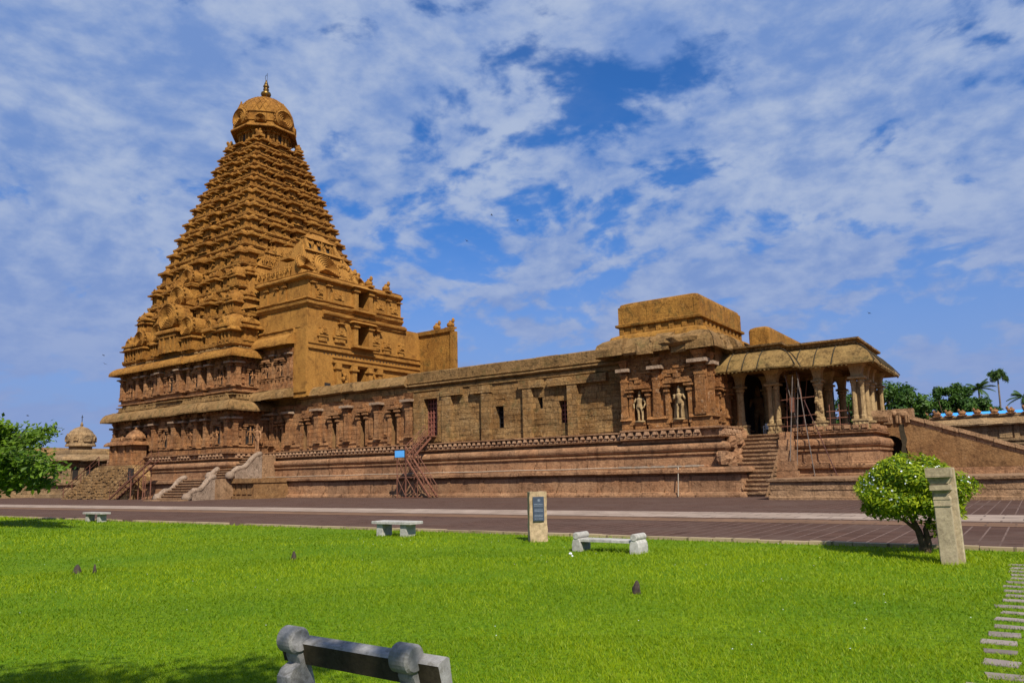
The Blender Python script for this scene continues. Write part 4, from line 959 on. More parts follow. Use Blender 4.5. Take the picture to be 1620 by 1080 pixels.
def fan(y, z, r):
    A = [R(-25+230*t/20) for t in range(21)]
    def ring(q, d): return [sf.p(y+q*math.cos(a), d, z+q*math.sin(a)) for a in A]
    q = 1.0; i = 0
    rr_ = []
    while q > .12: rr_ += [ring(r*q, .28-.02*i), ring(r*(q-.07), .36-.02*i), ring(r*(q-.09), .16-.02*i)]; q -= .15; i += 1
    fr.rings([ring(r*1.02, -.2)]+rr_, 0, False, False)
    for t in range(15): a = R(-15+210*t/14); ell(fr, sf.p(y+r*1.10*math.cos(a), .18, z+r*1.10*math.sin(a)), .13, .13, .15, 5, 0, 4)

for y0, y1, z in ((48.6, 54.0, 22.6), (49.0, 54.2, 25.2), (50.4, 54.2, 27.1)): sf.box(fr, y0, y1, -.1, .22, z, z+.16)
for y in (54.6, 58.9): sf.box(fr, y-.22, y+.22, -.1, .55, 25.0, 27.4)
sf.box(fr, 54.2, 59.3, -.1, .65, 27.4, 27.75, 0, None, (-.3, -.1)); sf.box(fr, 55.0, 58.4, -.1, .6, 27.75, 28.3, 0, None, (-.7, -.2))
sf.box(fr, 54.3, 59.2, -.1, .6, 24.75, 25.05)
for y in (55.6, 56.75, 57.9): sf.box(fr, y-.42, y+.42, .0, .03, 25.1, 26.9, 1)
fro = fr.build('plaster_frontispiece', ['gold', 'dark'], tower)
rf = random.Random(8)
for row, (y0, y1, z, hh, cnt) in enumerate(((48.8, 53.6, 22.78, 1.75, 8), (50.0, 54.0, 25.4, 1.35, 7), (55.4, 58.1, 25.15, 1.7, 3), (50.6, 53.8, 27.2, .9, 4), (59.8, 61.2, 23.9, 1.4, 3), (62.2, 63.8, 20.6, 1.4, 3))):
    for t in range(cnt):
        y = y0+(y1-y0)*t/(cnt-1); p_ = sf.p(y, .16, z)
        m_ = Matrix(((0, 1, 0, p_[0]), (1, 0, 0, p_[1]), (0, 0, 1, p_[2]), (0, 0, 0, 1))) @ Matrix.Scale(hh*rf.uniform(.9, 1.1), 4)
        place('carved_figure', figure_mesh(rf.randrange(4), 'gold'), m_, fro)

# forward gable of plaster standing on the pavilion roof, with two peacock-fan medallions and an arched niche
gf = MB()
class GFace(SFace):
    def p(s, u, d, z): return (-60.55-(z-22.6)*.42+d, u, z)
sg_ = GFace(); fr_keep = fr; fr = gf; sf_keep = sf; sf = sg_
go_ = [(48.9, 22.5), (49.0, 24.6), (49.8, 25.2), (50.3, 27.3), (51.3, 28.2), (53.2, 28.4), (54.8, 27.6), (55.8, 25.9), (57.2, 24.4), (58.8, 23.3), (60.0, 22.5)]
n = len(go_); vs = [sg_.p(53.6, .1, 24.6)]+[sg_.p(y, .1, z) for y, z in go_]+[(-69.5, y, 22.4+(z-22.6)*.28) for y, z in go_]
gf.add(vs, [(0, i+1, i+2) for i in range(n-1)]+[(0, n, 1)]+[(i+1, i+1+n, i+2+n, i+2) for i in range(n-1)])
fan(52.6, 24.25, 1.62); fan(49.55, 24.0, .95); fan(56.9, 23.4, .8)
sg_.box(gf, 50.2, 55.4, -.1, .45, 25.95, 26.2); sg_.box(gf, 50.3, 50.65, -.1, .5, 26.2, 27.5); sg_.box(gf, 54.3, 54.65, -.1, .5, 26.2, 27.4); sg_.box(gf, 50.2, 54.8, -.1, .6, 27.45, 27.7, 0, None, (-.4, -.1)); sg_.box(gf, 51.2, 54.0, -.1, .5, 27.7, 28.3, 0, None, (-.7, -.2))
for y in (51.2, 52.5, 53.7): nasika(gf, sg_, y, .25, 27.15, .42, .12); sg_.box(gf, y-.32, y+.32, .05, .12, 26.2, 27.2, 1)
for t in range(26): ell(gf, sg_.p(rng.uniform(49.3, 58.5), .2, rng.uniform(22.8, 23.2)), rng.uniform(.15, .32), rng.uniform(.2, .4), rng.uniform(.15, .35), 6, 0, 4)
for t in range(16): y = rng.uniform(54.6, 57.4); ell(gf, sg_.p(y, .2, 25.6-(y-54.6)*.5+rng.uniform(-.6, .4)), .2, rng.uniform(.15, .35), rng.uniform(.2, .4), 6, 0, 4)
sd_ = Face((-68.6, 48.85), (-61.6, 48.85))
for z_, u0_, u1_ in ((22.75, .3, 6.4), (24.9, 4.6, 6.2)): sd_.box(gf, u0_, u1_, -.8, .22, z_-.12, z_+.06)
gfo = gf.build('gable_front', ['gold', 'dark'], pav); fr = fr_keep; sf = sf_keep
for row, (z_, u0_, u1_, hh_, n_, d_) in enumerate(((22.8, .7, 6.0, 1.35, 8, .04), (24.95, 4.8, 6.0, .9, 3, -.1))):
    for t in range(n_): place('carved_figure', figure_mesh(rf.randrange(4), 'gold'), sd_.matrix(u0_+(u1_-u0_)*t/(n_-1), d_, z_) @ Matrix.Scale(hh_*rf.uniform(.88, 1.08), 4), gfo)
for y, z, hh in ((51.2, 26.22, .95), (52.5, 26.22, 1.15), (53.7, 26.22, .95), (55.6, 23.3, 1.0), (50.9, 22.9, .8), (54.6, 22.85, .9)):
    p_ = sg_.p(y, .25, z); place('carved_figure', figure_mesh(rf.randrange(4), 'gold'), Matrix(((0, 1, 0, p_[0]), (1, 0, 0, p_[1]), (0, 0, 1, p_[2]), (0, 0, 0, 1))) @ Matrix.Scale(hh, 4), gfo)

# ================================================================== PORCH, STAIRS, RAMP
PFY, PEX, FLZ = 53.0, -9.4, 4.15
po = MB()
px0, px1, py0, py1 = -14.2, -9.0, 52.6, 61.4
sweep(po, [(px0, py0), (px1, py0), (px1, py1)], [(a*.85, z) for a, z in BASE_PROF[:-4]]+[(.75, 4.04), (.78, 4.12), (.2, 4.15)], False, 1.2, .014, 0, rng=rng)
sweep(po, [(px0, py0), (px1, py0), (px1, py1)], [(1.4, 1.1), (1.4, 1.30), (1.15, 1.36), (1.15, 1.62), (1.35, 1.70), (1.38, 1.88), (.8, 1.96)], False, 1.2, .014, 0, rng=rng)
po.box(-17.9, px1+.2, py0+.2, py1+6, 1.0, FLZ)
fpz = Face((px0, py0), (px1, py0)); frieze_blocks(po, fpz, .7, fpz.L+.1, .40, .72, 4.0, 4.48, .55, rng)
fpe = Face((px1, py0), (px1, py1)); frieze_blocks(po, fpe, -.4, 3.4, .40, .72, 4.0, 4.48, .55, rng)
u = 1.2
while u < 5.2: fpz.box(po, u, u+.12, 1.1, 1.36, 1.90, 1.99); u += .26
porch = po.build('porch', 'pink', temple)
def porch_column(name, x, y, z0, z1, kind, parent):
    mb = MB(); h = z1-z0
    mb.box(x-.46, x+.46, y-.42, y+.42, z0, z0+.12); mb.box(x-.40, x+.40, y-.37, y+.37, z0+.12, z0+.55*1.0); mb.box(x-.47, x+.47, y-.43, y+.43, z0+.55, z0+.68)
    for t in (-.25, 0, .25): ell(mb, (x+t, y-.38, z0+.34), .10, .06, .14, 6, 0, 4)
    zs, zc = z0+.68, z0+h*.70
    sh = ((-.24, 0, .17), (.24, 0, .17)) if kind == 'double' else ((0, 0, .27),)
    for dx, dy, r in sh:
        mb.lathe(x+dx, y+dy-.12, [(r*1.25, zs), (r*1.25, zs+.22), (r, zs+.28), (r*.92, zc-.18), (r*1.15, zc-.14), (r*.95, zc-.08), (r*1.25, zc+.02), (r*1.35, zc+.10), (r*1.05, zc+.18), (r*1.5, zc+.24)], 8, 0, math.pi/8)
    if kind == 'double': mb.box(x-.33, x+.33, y-.02, y+.30, zs, zc+.1)
    if kind == 'carved':
        r_ = random.Random(4)
        for t in range(14): ell(mb, (x+r_.uniform(-.2, .2), y-.33+r_.uniform(-.05, .05), zs+.1+t*.2), .15, .14, .17, 6, 0, 4)
    w0 = .44 if kind == 'double' else .34
    mb.rings([[(x-w0*a, y-w0*b, z), (x+w0*a, y-w0*b, z), (x+w0*a, y+w0*b, z), (x-w0*a, y+w0*b, z)] for a, b, z in ((1.15, 1.1, zc+.24), (1.18, 1.1, zc+.36), (.72, .8, zc+.42), (.74, .8, zc+.60), (.95, .95, z1-.30), (1.25, 1.2, z1-.12), (1.35, 1.3, z1))])
    return mb.build(name, 'column', parent)
for x, y, kd in ((-17.05, 52.75, 'single'), (-14.72, 52.75, 'double'), (-11.75, 52.85, 'carved'), (-9.3, 52.85, 'double'), (-9.3, 55.4, 'single'), (-9.3, 57.4, 'single'), (-9.3, 60.2, 'double'),
                 (-11.75, 60.4, 'single'), (-16.1, 56.0, 'single'), (-14.4, 56.4, 'single'), (-11.9, 56.6, 'single'), (-13.0, 60.6, 'single')):
    porch_column('porch_column', x, y, FLZ, 8.55, kd, porch)
# beams, ceiling, inner walls
pb = MB()
pb.box(-17.9, -8.9, 52.4, 53.3, 8.5, 8.95); pb.box(-9.75, -8.9, 53.3, 61, 8.5, 8.95); pb.box(-17.9, -8.9, 60.1, 61, 8.5, 8.95); pb.box(-17.9, -8.9, 52.4, 61, 8.95, 9.55)
for x in (-14.7, -11.8): pb.box(x-.25, x+.25, 53.3, 60.1, 8.5, 8.95)
pb.build('porch_beam', 'tan', porch)
iw = MB(); iw.box(-18.2, -12.6, 60.5, 61.6, FLZ, 9.0); iw.box(-18.2, -17.7, 54.8, 61, FLZ, 9.0); iw.build('inner_wall', 'dark', porch)  # porch's deep shade is put into the near-black wall colour
fin_ = Face((-18, 57.0), (-13.9, 57.0)); figure(fin_, .9, .1, FLZ, 3.9, 0, 'brown', porch); figure(fin_, 2.6, .3, FLZ, 3.2, 3, 'brown', porch)
# curved eaves with ribs; the part over the stairs stands further forward
ep = [(-18.05, 51.55), (-13.95, 51.55), (-13.95, 52.95), (-9.4, 52.95), (-9.4, 60.6), (-14, 60.6)]
def porch_prof():
    pr = [(-.05, 8.75), (.9, 8.52), (1.28, 8.40), (1.40, 8.36), (1.42, 8.46)]
    for i in range(1, 8):
        t = i/7; pr.append((1.42-1.30*t**1.0, 8.46+1.30*(1-(1-t)**1.7)))
    pr += [(.10, 9.80)]
    return pr
PPR = porch_prof()
ev = MB(); sweep(ev, ep, PPR, False, .5, .02, rng=rng); 
for p, v in offset_path(ep, False, .26): ev.box(p.x+v.x*1.32-.05, p.x+v.x*1.32+.05, p.y+v.y*1.32-.05, p.y+v.y*1.32+.05, 8.28, 8.44)
eave = ev.build('porch_eave', 'eave', porch)
rb = MB(); opts = offset_path(ep, False, .92)
for p, v in opts[1:-1]:
    t_ = Vector((-v.y, v.x)).normalized()
    pts = [(p.x+v.x*(o+.035)+t_.x*(.5-o*.35)*.35, p.y+v.y*(o+.035)+t_.y*(.5-o*.35)*.35, z+.03) for o, z in PPR[4:]]
    rb = MB(); rb.path(pts, .038, 5); rb.build('eave_rib', 'dirt', eave)
cp = MB(); sweep(cp, ep, [(-.1, 9.72), (.05, 9.74), (.05, 9.88), (.16, 9.92), (.16, 10.02), (.42, 10.10), (.44, 10.22), (.1, 10.26), (-1.5, 10.3)], False, 1.0, .012, rng=rng)
for p, v in offset_path(ep, False, .34): cp.box(p.x+v.x*.12-.08, p.x+v.x*.12+.08, p.y+v.y*.12-.08, p.y+v.y*.12+.08, 9.86, 10.08)
cp.box(-18, -9.6, 53, 60.4, 9.6, 10.24); cp.build('porch_cornice', 'moss', porch)
# gold block behind, on the porch roof
gb = MB(); gb.rings([rnd_rect(-17.5, -15.9, 57.0, 67.5, .12, 10.2), rnd_rect(-17.5, -15.9, 57.0, 67.5, .12, 12.3), rnd_rect(-17.45, -15.95, 57.05, 67.4, .3, 12.5), rnd_rect(-17.2, -16.2, 57.3, 67.2, .3, 12.62)]); gb.build('roof_parapet_block', 'oldgold', porch)
# wooden barrier rail in the porch opening
br = MB()
for z in (4.55, 5.0, 5.45): br.tube((-11.4, 53.0, z), (-9.6, 53.0, z), .035)
for x in (-11.2, -10.6, -10.0): br.tube((x, 53.0, FLZ), (x, 53.0, 5.9), .035)
br.build('barrier_rail', 'rust', porch)

# stone stairs up to the porch
st = MB(); NS = 15; sy0, sy1 = 47.6, 52.5; r4 = random.Random(9)
for i in range(NS):
    y = sy0+(sy1-sy0)*i/NS; z = FLZ*(i+1)/NS
    st.box(-17.5, -14.15, y+.06, 53.0, max(-.05, z-.45), z-.10)
    xx = -17.5
    while xx < -14.2:
        L = min(r4.uniform(.6, 1.3), -14.15-xx); st.box(xx+.006, xx+L-.006, y-.03+r4.uniform(-.02, .03), y+.5, z-.11, z-r4.uniform(0, .03)); xx += L
st.build('porch_stairs', 'step', temple)
pf = MB(); r5 = random.Random(21)   # stepped flanking pier and rough rocks
zz = 0.0
for w_, hh, y0 in ((1.35, .35, 49.2), (1.3, .75, 49.7), (1.15, .5, 50.1), (1.05, .62, 50.3), (.95, .7, 50.7), (.85, .75, 51.0), (.8, .5, 51.3)):
    pf.box(-14.15, -14.15+w_, y0, 53, zz, zz+hh-.02, 0); zz += hh
pf.build('stair_pier', 'pink', temple)
for x0, y0, z0, s_ in ((-17.0, 49.2, 2.3, .75), (-16.9, 50.4, 2.6, .7), (-17.0, 51.4, 3.3, .6), (-17.0, 48.3, 2.5, .6), (-16.9, 52.3, 4.1, .45), (-16.8, 50.9, 3.8, .5), (-16.9, 49.7, 3.6, .5)):
    rings = []
    for i in range(6):
        t = i/5; rad = s_*.8*math.sin(math.pi*(.25+.55*t))**.5; rings.append([(x0+rad*math.cos(2*math.pi*j/8)*r5.uniform(.7, 1.2), y0+rad*math.sin(2*math.pi*j/8)*r5.uniform(.8, 1.2), z0-s_*.7+1.5*s_*t) for j in range(8)])
    pf = MB(); pf.rings(rings); pf.build('broken_stone', 'pink', temple)

# east ramp: sloping flank wall with coping, arched culvert, elephant block on top
ra = MB(); RY = 56.6
def slope(x): return max(1.2, 5.0-.372*(x+6.55))
arch = []
xs_ = [-9.3]
ring_pts = [(-8.15+.95*math.cos(R(a)), 2.55+1.25*math.sin(R(a))) for a in range(180, -1, -15)]
top = [(-9.3, 4.62), (-6.75, 4.62), (-6.6, 4.45)]+[(x, slope(x)-.52) for x in (-5, -3, -1, 1)]+[(2.27, 1.2)]
poly = [(-9.3, 1.2)]+[(-9.1, 1.2)]+[(x, z) for x, z in ring_pts]+[(-7.2, 1.2), (2.27, 1.2)]+list(reversed(top[:-1]))
o_ = len(poly); vs = [(x, RY, z) for x, z in poly]+[(x, RY+1.1, z) for x, z in poly]
ra.add(vs, [tuple(range(o_))]+[(i, (i+1) % o_, (i+1) % o_+o_, i+o_) for i in range(o_)])
ra.box(-9.3, -7.0, RY+1.0, RY+1.1, 1.2, 4.0, 1)
ramp = ra.build('ramp_wall', ['brown', 'dark'], temple)
stn = MB(); stn.add([(x, RY-.004, z) for x, z in ((-7.62, 4.55), (-7.30, 4.55), (-7.28, 4.0), (-7.18, 3.5), (-7.30, 2.9), (-7.2, 2.3), (-7.32, 1.6), (-7.5, 1.25), (-7.52, 2.0), (-7.62, 2.6), (-7.5, 3.2), (-7.6, 3.9))], [tuple(range(12))]); stn.build('water_stain', 'dirt', ramp)
cpg = MB(); x = -6.9; r6 = random.Random(31)
while x < 2.0:
    L = r6.uniform(.85, 1.25); dz = r6.uniform(-.03, .03)
    a, b = x+.015, x+L-.015
    cpg.add([(a, RY-.16, slope(a)-.26+dz), (b, RY-.16, slope(b)-.26+dz), (b, RY+1.0, slope(b)-.26+dz), (a, RY+1.0, slope(a)-.26+dz), (a, RY-.12, slope(a)+dz), (b, RY-.12, slope(b)+dz), (b, RY+1.0, slope(b)+dz), (a, RY+1.0, slope(a)+dz)], [(0,3,2,1),(4,5,6,7),(0,1,5,4),(1,2,6,5),(2,3,7,6),(3,0,4,7)])
    cpg.add([(a, RY-.02, slope(a)-.56), (b, RY-.02, slope(b)-.56), (b, RY+.9, slope(b)-.56), (a, RY+.9, slope(a)-.56), (a, RY-.02, slope(a)-.28), (b, RY-.02, slope(b)-.28), (b, RY+.9, slope(b)-.28), (a, RY+.9, slope(a)-.28)], [(0,1,5,4),(1,2,6,5),(3,0,4,7)])
    x += L
cpg.build('ramp_coping', 'step', ramp)
el = MB(); el.rings([[(-9.4+.0, RY+.2+.52*math.cos(2*math.pi*j/10), 5.1+.5*math.sin(2*math.pi*j/10)) for j in range(10)], [(-8.2, RY+.2+.52*math.cos(2*math.pi*j/10), 5.1+.5*math.sin(2*math.pi*j/10)) for j in range(10)]])
el.box(-8.5, -7.95, RY-.15, RY+.9, 4.6, 5.55); el.box(-7.95, -6.7, RY+.05, RY+.9, 4.6, 5.6)
el.build('ramp_block', 'step', ramp)
ep_ = MB(); ell(ep_, (-7.35, RY, 5.22), .42, .22, .26, 9); ell(ep_, (-7.85, RY, 5.30), .20, .2, .22, 8); ep_.path([(-8.0, RY-.1, 5.25), (-8.1, RY-.12, 5.0), (-8.05, RY-.12, 4.72)], [.09, .07, .05], 6)
for x_ in (-7.68, -7.5, -7.12, -6.98): ep_.tube((x_, RY-.1, 5.15), (x_, RY-.1, 4.64), .095, .085, 7)
ep_.build('elephant_relief', 'step', ramp)

# low terrace in front of the porch
pt = MB(); fpt_ = [(-12.55, 50.5), (-12.55, 43.0), (8, 43.0), (8, 60)]
sweep(pt, fpt_, [(.10, -.05), (.10, .14), (.02, .18), (.0, .52), (.03, .54), (.02, .90), (.0, .92), (.0, .96), (.16, 1.0), (.18, 1.14), (.05, 1.17), (-1.0, 1.175), (-4, 1.18), (-8, 1.19)], False, 1.2, .018, 0, rng=rng)
pt.quad((-12.6, 43.2, 1.176), (8, 43.2, 1.176), (8, 62, 1.19), (-12.6, 62, 1.19), 1)
pt.build('terrace', ['step', 'pink'], temple)
tl = MB(); r7 = random.Random(77)
tl.box(-6.2, 8, 50.5, 51.0, 1.15, 1.36); tl.box(-6.2, 8, 53.2, 54, 1.15, 1.58)
tl.build('terrace_kerb', 'pink', temple)

# stairs in the corner between tower and hall, with curling balustrades
cs = MB(); r8 = random.Random(15)
def flight(x0, x1, y0, y1, z0, z1, n):
    for i in range(n):
        y = y0+(y1-y0)*i/n; z = z0+(z1-z0)*(i+1)/n
        cs.box(x0, x1, y+.08, y1+.3, max(-.05, z0-.1), z-.09); cs.box(x0+r8.uniform(-.03, .03), x1, y-.04, y+.7, z-.10, z-r8.uniform(0, .03))
flight(-69.3, -64.8, 39.2, 42.2, 0, 1.95, 8); flight(-66.6, -63.7, 43.0, 46.6, 1.95, 4.2, 9); cs.box(-66.6, -63.7, 46.6, 48.5, 1.9, 4.2)
cs.box(-69.2, -63.6, 42.2, 48.5, -.05, 1.94); cs.box(-70.2, -64.2, 38.4, 39.4, -.05, .10)
cs_o = cs.build('corner_stairs', 'step', temple)
def scroll_rail(x, y0, y1, z0, z1, name='scroll_balustrade'):
    mb = MB(); pts = []
    for i in range(15):
        t = i/14; y = y0+(y1-y0)*t; z = z0+.28+(z1-z0)*t+.22*math.sin(t*math.pi*3.2)*(1-t*.4); pts.append((x, y, z))
    mb.path(pts, [.30-.05*abs(math.sin(i)) for i in range(15)], 8); mb.lathe(x, y0-.05, [(.05, z0-.1), (.42, z0), (.46, z0+.3), (.30, z0+.62), (.05, z0+.7)], 9, 0, 0)
    vs = []; 
    for p in pts: vs += [(x-.2, p[1], z0-.2), (x+.2, p[1], z0-.2), (x+.2, p[1], p[2]), (x-.2, p[1], p[2])]
    fs2 = []
    for i in range(14):
        a, b = i*4, i*4+4; fs2 += [(a+1, b+1, b+2, a+2), (a, a+3, b+3, b)]
    mb.add(vs, fs2); return mb.build(name, 'grey', cs_o, True)
for x in (-69.5, -64.6): scroll_rail(x, 39.5, 42.3, 0, 1.95)
for x in (-66.8, -63.5): scroll_rail(x, 43.2, 46.6, 1.95, 4.15)
sp_ = MB(); sp_.box(-64.4, -60.4, 43.4, 47.6, -.05, .28); sp_.box(-64.3, -60.5, 43.7, 47.6, .28, 1.5); sp_.box(-64.4, -60.4, 43.3, 47.6, 1.5, 1.93)
for t in range(4): sp_.box(-63.9+t*.85, -63.3+t*.85, 43.6, 43.75, .45, 1.3)
sp_.build('stair_flank', 'brown', cs_o)
# bright statue standing at the head of those stairs
fgs = Face((-66.2, 47.6), (-64.6, 47.6)); figure(fgs, .35, -.2, 4.55, 3.0, 2, 'pink', cs_o)

# ================================================================== THINGS ROUND THE TEMPLE
def mesh_thing(mb, name, mat, label, cat, group=None): return tag(mb.build(name, mat), label, cat, group)

# small red shrine on a rubble stair platform in front of the tower
ss = thing('small_shrine', 'small red shrine with domed roof on a rubble stair platform beside the tower', 'shrine', (-80, 42, 0))
m1 = MB(); r9 = random.Random(51)
poly = [(-95.0, 0), (-79.3, 0), (-78.9, 0.9), (-78.9, 2.3), (-79.6, 3.65), (-86.5, 3.7), (-87.6, 3.5), (-94.9, .25)]
n = len(poly); vs = [(x, 42.2, z) for x, z in poly]+[(x, 44.2, z) for x, z in poly]; m1.add(vs, [tuple(range(n))]+[(i, i+n, (i+1) % n+n, (i+1) % n) for i in range(n)])
for _ in range(240):
    x = r9.uniform(-94, -79.8); z = r9.uniform(.05, 3.4)
    if z > (x+95.0)*.44-.35: continue
    L = r9.uniform(.25, .6); m1.box(x, x+L, 42.2-r9.uniform(.02, .12), 42.45, z, z+r9.uniform(.15, .32))
for i in range(14): m1.box(-95.2+i*.56, -94.5+i*.56, 42.15, 44.0, max(0, i*.25-.1), .12+i*.25)
m1.build('stair_platform', 'rubble', ss)
m2 = MB(); X0, X1, Y0, Y1 = -86.0, -80.9, 42.9, 44.4
m2.box(X0-.2, X1+.2, Y0-.15, Y1, 3.64, 3.95); m2.box(X0, X1, Y0, Y1, 3.95, 5.9)
sweep(m2, [(X0, Y1), (X0, Y0), (X1, Y0), (X1, Y1)], kapota(5.85, 6.35, .45, -.05, 4, .06, .1), False, 1, .02, rng=r9)
m2.box(X0, X1, Y0, Y1, 6.2, 6.45)
for u in (X0+.4, X0+1.6, X1-1.7, X1-.3): m2.box(u-.14, u+.14, Y0-.15, Y0+.05, 3.95, 5.9)
m2.build('shrine_wall', 'red', ss)
for cx_, w_, z1 in ((-82.0, 1.45, 7.75), (-84.9, 1.0, 7.0)):
    m3 = MB()
    def sq(a, z): return [(cx_+a*math.cos(2*math.pi*t/12)*1.0, 43.7+a*.6*math.sin(2*math.pi*t/12), z) for t in range(12)]
    h_ = z1-6.4
    m3.rings([sq(w_*a, 6.4+h_*t) for a, t in ((1.0, 0), (1.0, .1), (1.08, .14), (1.02, .3), (.86, .5), (.6, .7), (.3, .86), (.12, .93), (.16, .98), (.02, 1.1))])
    for t in range(6): ell(m3, (cx_-w_*.8+t*w_*.32, 43.0, 6.6), .16, .14, .22, 6, 0, 4)
    m3.build('shrine_roof', 'red', ss)
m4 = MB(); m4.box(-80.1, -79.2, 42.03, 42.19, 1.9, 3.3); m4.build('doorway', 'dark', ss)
m5 = MB()
m5.tube((-95, 42.05, 1.0), (-86.5, 42.05, 4.75), .05); m5.tube((-95, 42.05, .55), (-86.5, 42.05, 4.3), .04)
for i in range(5): x = -94.5+i*2; z = (x+95)*.44; m5.tube((x, 42.05, z), (x, 42.05, z+.95), .04)
m5.build('handrail', 'rust', ss)

def steel_flight(mb, x0, z0, x1, z1, y0, y1, n, rail=.95):
    for y in (y0, y1):
        mb.bar((x0, y, z0), (x1, y, z1), .13); mb.tube((x0, y, z0+rail), (x1, y, z1+rail), .03); mb.tube((x0, y, z0+rail*.55), (x1, y, z1+rail*.55), .022)
        for i in range(5): t = i/4; mb.tube((x0+(x1-x0)*t, y, z0+(z1-z0)*t), (x0+(x1-x0)*t, y, z0+(z1-z0)*t+rail), .025)
    for i in range(n):
        t = (i+.5)/n; x = x0+(x1-x0)*t; z = z0+(z1-z0)*t; mb.box(x-.13, x+.13, y0, y1, z-.02, z+.02)
ls = thing('metal_stair', 'straight rusty steel stair rising to the tower plinth beside the red shrine', 'metal stair', (-81, 40.5, 0), 'rusty steel stairs against the temple')
f1_ = MB(); steel_flight(f1_, -82.3, .05, -74.3, 3.95, 41.3, 42.1, 15); f1_.build('stair_flight', 'rust', ls)
f2_ = MB()
for x, z in ((-78.0, 2.2), (-75.6, 3.3)):
    for y in (41.3, 42.1): f2_.tube((x, y, 0), (x, y, z), .06)
f2_.tube((-78.9, 41.3, 2.4), (-75.2, 41.3, 2.4), .04); f2_.tube((-75.2, 41.3, 0), (-75.2, 41.3, 2.4), .05); f2_.build('support_leg', 'rust', ls)
ms = thing('metal_stair', 'dog-legged rusty steel stair climbing to the barred window of the hall', 'metal stair', (-41, 46, 0), 'rusty steel stairs against the temple')
a_ = MB(); steel_flight(a_, -40.3, .05, -43.0, 3.35, 45.6, 46.5, 11); a_.build('lower_flight', 'rust', ms)
b_ = MB()   # upper flight climbs back towards the window
for dx in (-.45, .45):
    b_.bar((-43.4+dx, 46.6, 3.4), (-43.3+dx, 48.95, 5.25), .13)
    for rz in (.5, .95): b_.tube((-43.4+dx, 46.6, 3.4+rz), (-43.3+dx, 48.95, 5.25+rz), .028)
    for i in range(4): t = i/3; b_.tube((-43.4+dx+.1*t, 46.6+2.35*t, 3.4+1.85*t), (-43.4+dx+.1*t, 46.6+2.35*t, 4.35+1.85*t), .024)
for i in range(8): t = (i+.5)/8; b_.box(-43.85, -42.9, 46.6+2.35*t-.13, 46.6+2.35*t+.13, 3.4+1.85*t-.02, 3.4+1.85*t+.02)
b_.box(-43.8, -42.6, 48.6, 49.3, 5.12, 5.2)
b_.build('upper_flight', 'rust', ms)
c_ = MB(); c_.box(-44.0, -42.8, 45.5, 46.7, 3.33, 3.39)
for x in (-43.9, -42.9):
    for y in (45.6, 46.6): c_.tube((x, y, 0), (x, y, 4.3 if y < 46 else 3.4), .04)
for x0, x1 in ((-43.9, -42.9), (-42.9, -43.9)): c_.tube((x0, 45.6, .1), (x1, 45.6, 1.7), .028); c_.tube((x0, 45.6, 1.7), (x1, 45.6, 3.3), .028)
for z in (.05, 1.7): c_.tube((-43.9, 45.6, z), (-41.0, 45.6, z), .03)
c_.tube((-42.9, 45.6, 1.7), (-41.6, 45.6, .05), .028); c_.tube((-41.6, 45.6, .05), (-41.6, 45.6, 1.55), .03); c_.tube((-41.6, 45.6, 1.5), (-42.2, 45.6, .05), .026)
c_.build('landing', 'rust', ms)
sb = thing('notice_board', 'plain light blue notice board on the landing of the dog-legged steel stair', 'sign', (-43.5, 45.5, 3.4))
s1 = MB(); s1.box(-44.05, -42.92, 45.48, 45.52, 3.36, 3.94); s1.build('board', 'bluesign', sb)
s1 = MB(); s1.box(-44.08, -44.03, 45.47, 45.54, 3.2, 3.97); s1.box(-42.94, -42.89, 45.47, 45.54, 3.2, 3.97); s1.box(-44.03, -42.94, 45.47, 45.54, 3.93, 3.97); s1.build('frame', 'iron', sb)

# scaffolding and chair in the porch
sf_ = thing('scaffolding', 'brown pole scaffolding tied together in the porch opening', 'scaffolding', (-13, 52, 1.2))
r10 = random.Random(5)
for i, (x, y, zt, dx) in enumerate(((-13.75, 52.3, 8.0, .1), (-13.4, 52.2, 8.1, -.35), (-13.0, 52.1, 7.8, .15), (-12.75, 52.3, 8.1, -.1), (-12.45, 52.0, 8.2, -.45), (-13.2, 51.3, 7.9, .2), (-12.9, 53.6, 8.0, .3), (-13.6, 53.8, 8.0, 0))):
    p_ = MB(); zb = 1.2 if y < 52.3 and i % 2 == 0 or y < 51.5 else 4.15
    p_.tube((x-dx, y-(.9 if zb < 2 else 0), zb), (x+dx, y, zt), .030); p_.build('pole', 'palmbark' if i % 3 else 'rust', sf_)
p_ = MB(); p_.tube((-10.6, 50.9, 1.2), (-12.6, 52.2, 6.3), .032); p_.build('pole', 'wood', sf_)
for z in (4.55, 5.15, 6.35):
    p_ = MB(); p_.tube((-14.3, 52.15+r10.uniform(-.1, .1), z), (-11.9, 52.1, z+r10.uniform(-.1, .12)), .03); p_.build('crossbar', 'rust', sf_)
p_ = MB(); p_.box(-13.5, -13.22, 52.05, 52.2, 5.5, 6.5); p_.build('hanging_cloth', 'rust', sf_)
ch = thing('plastic_chair', 'white plastic armchair standing in the dark porch', 'chair', (-15.8, 54.6, FLZ))
q_ = MB(); q_.box(-16.05, -15.55, 54.35, 54.85, FLZ+.40, FLZ+.44); q_.build('seat', 'white', ch)
q_ = MB(); q_.box(-16.07, -15.53, 54.84, 54.88, FLZ+.44, FLZ+.86); q_.build('backrest', 'white', ch)
for x in (-16.05, -15.55):
    for y in (54.36, 54.86):
        q_ = MB(); q_.tube((x, y, FLZ), (x, y, FLZ+.42), .03); q_.build('leg', 'white', ch)
    q_ = MB(); q_.path([(x, 54.36, FLZ+.42), (x, 54.36, FLZ+.64), (x, 54.86, FLZ+.66)], .028); q_.build('armrest', 'white', ch)

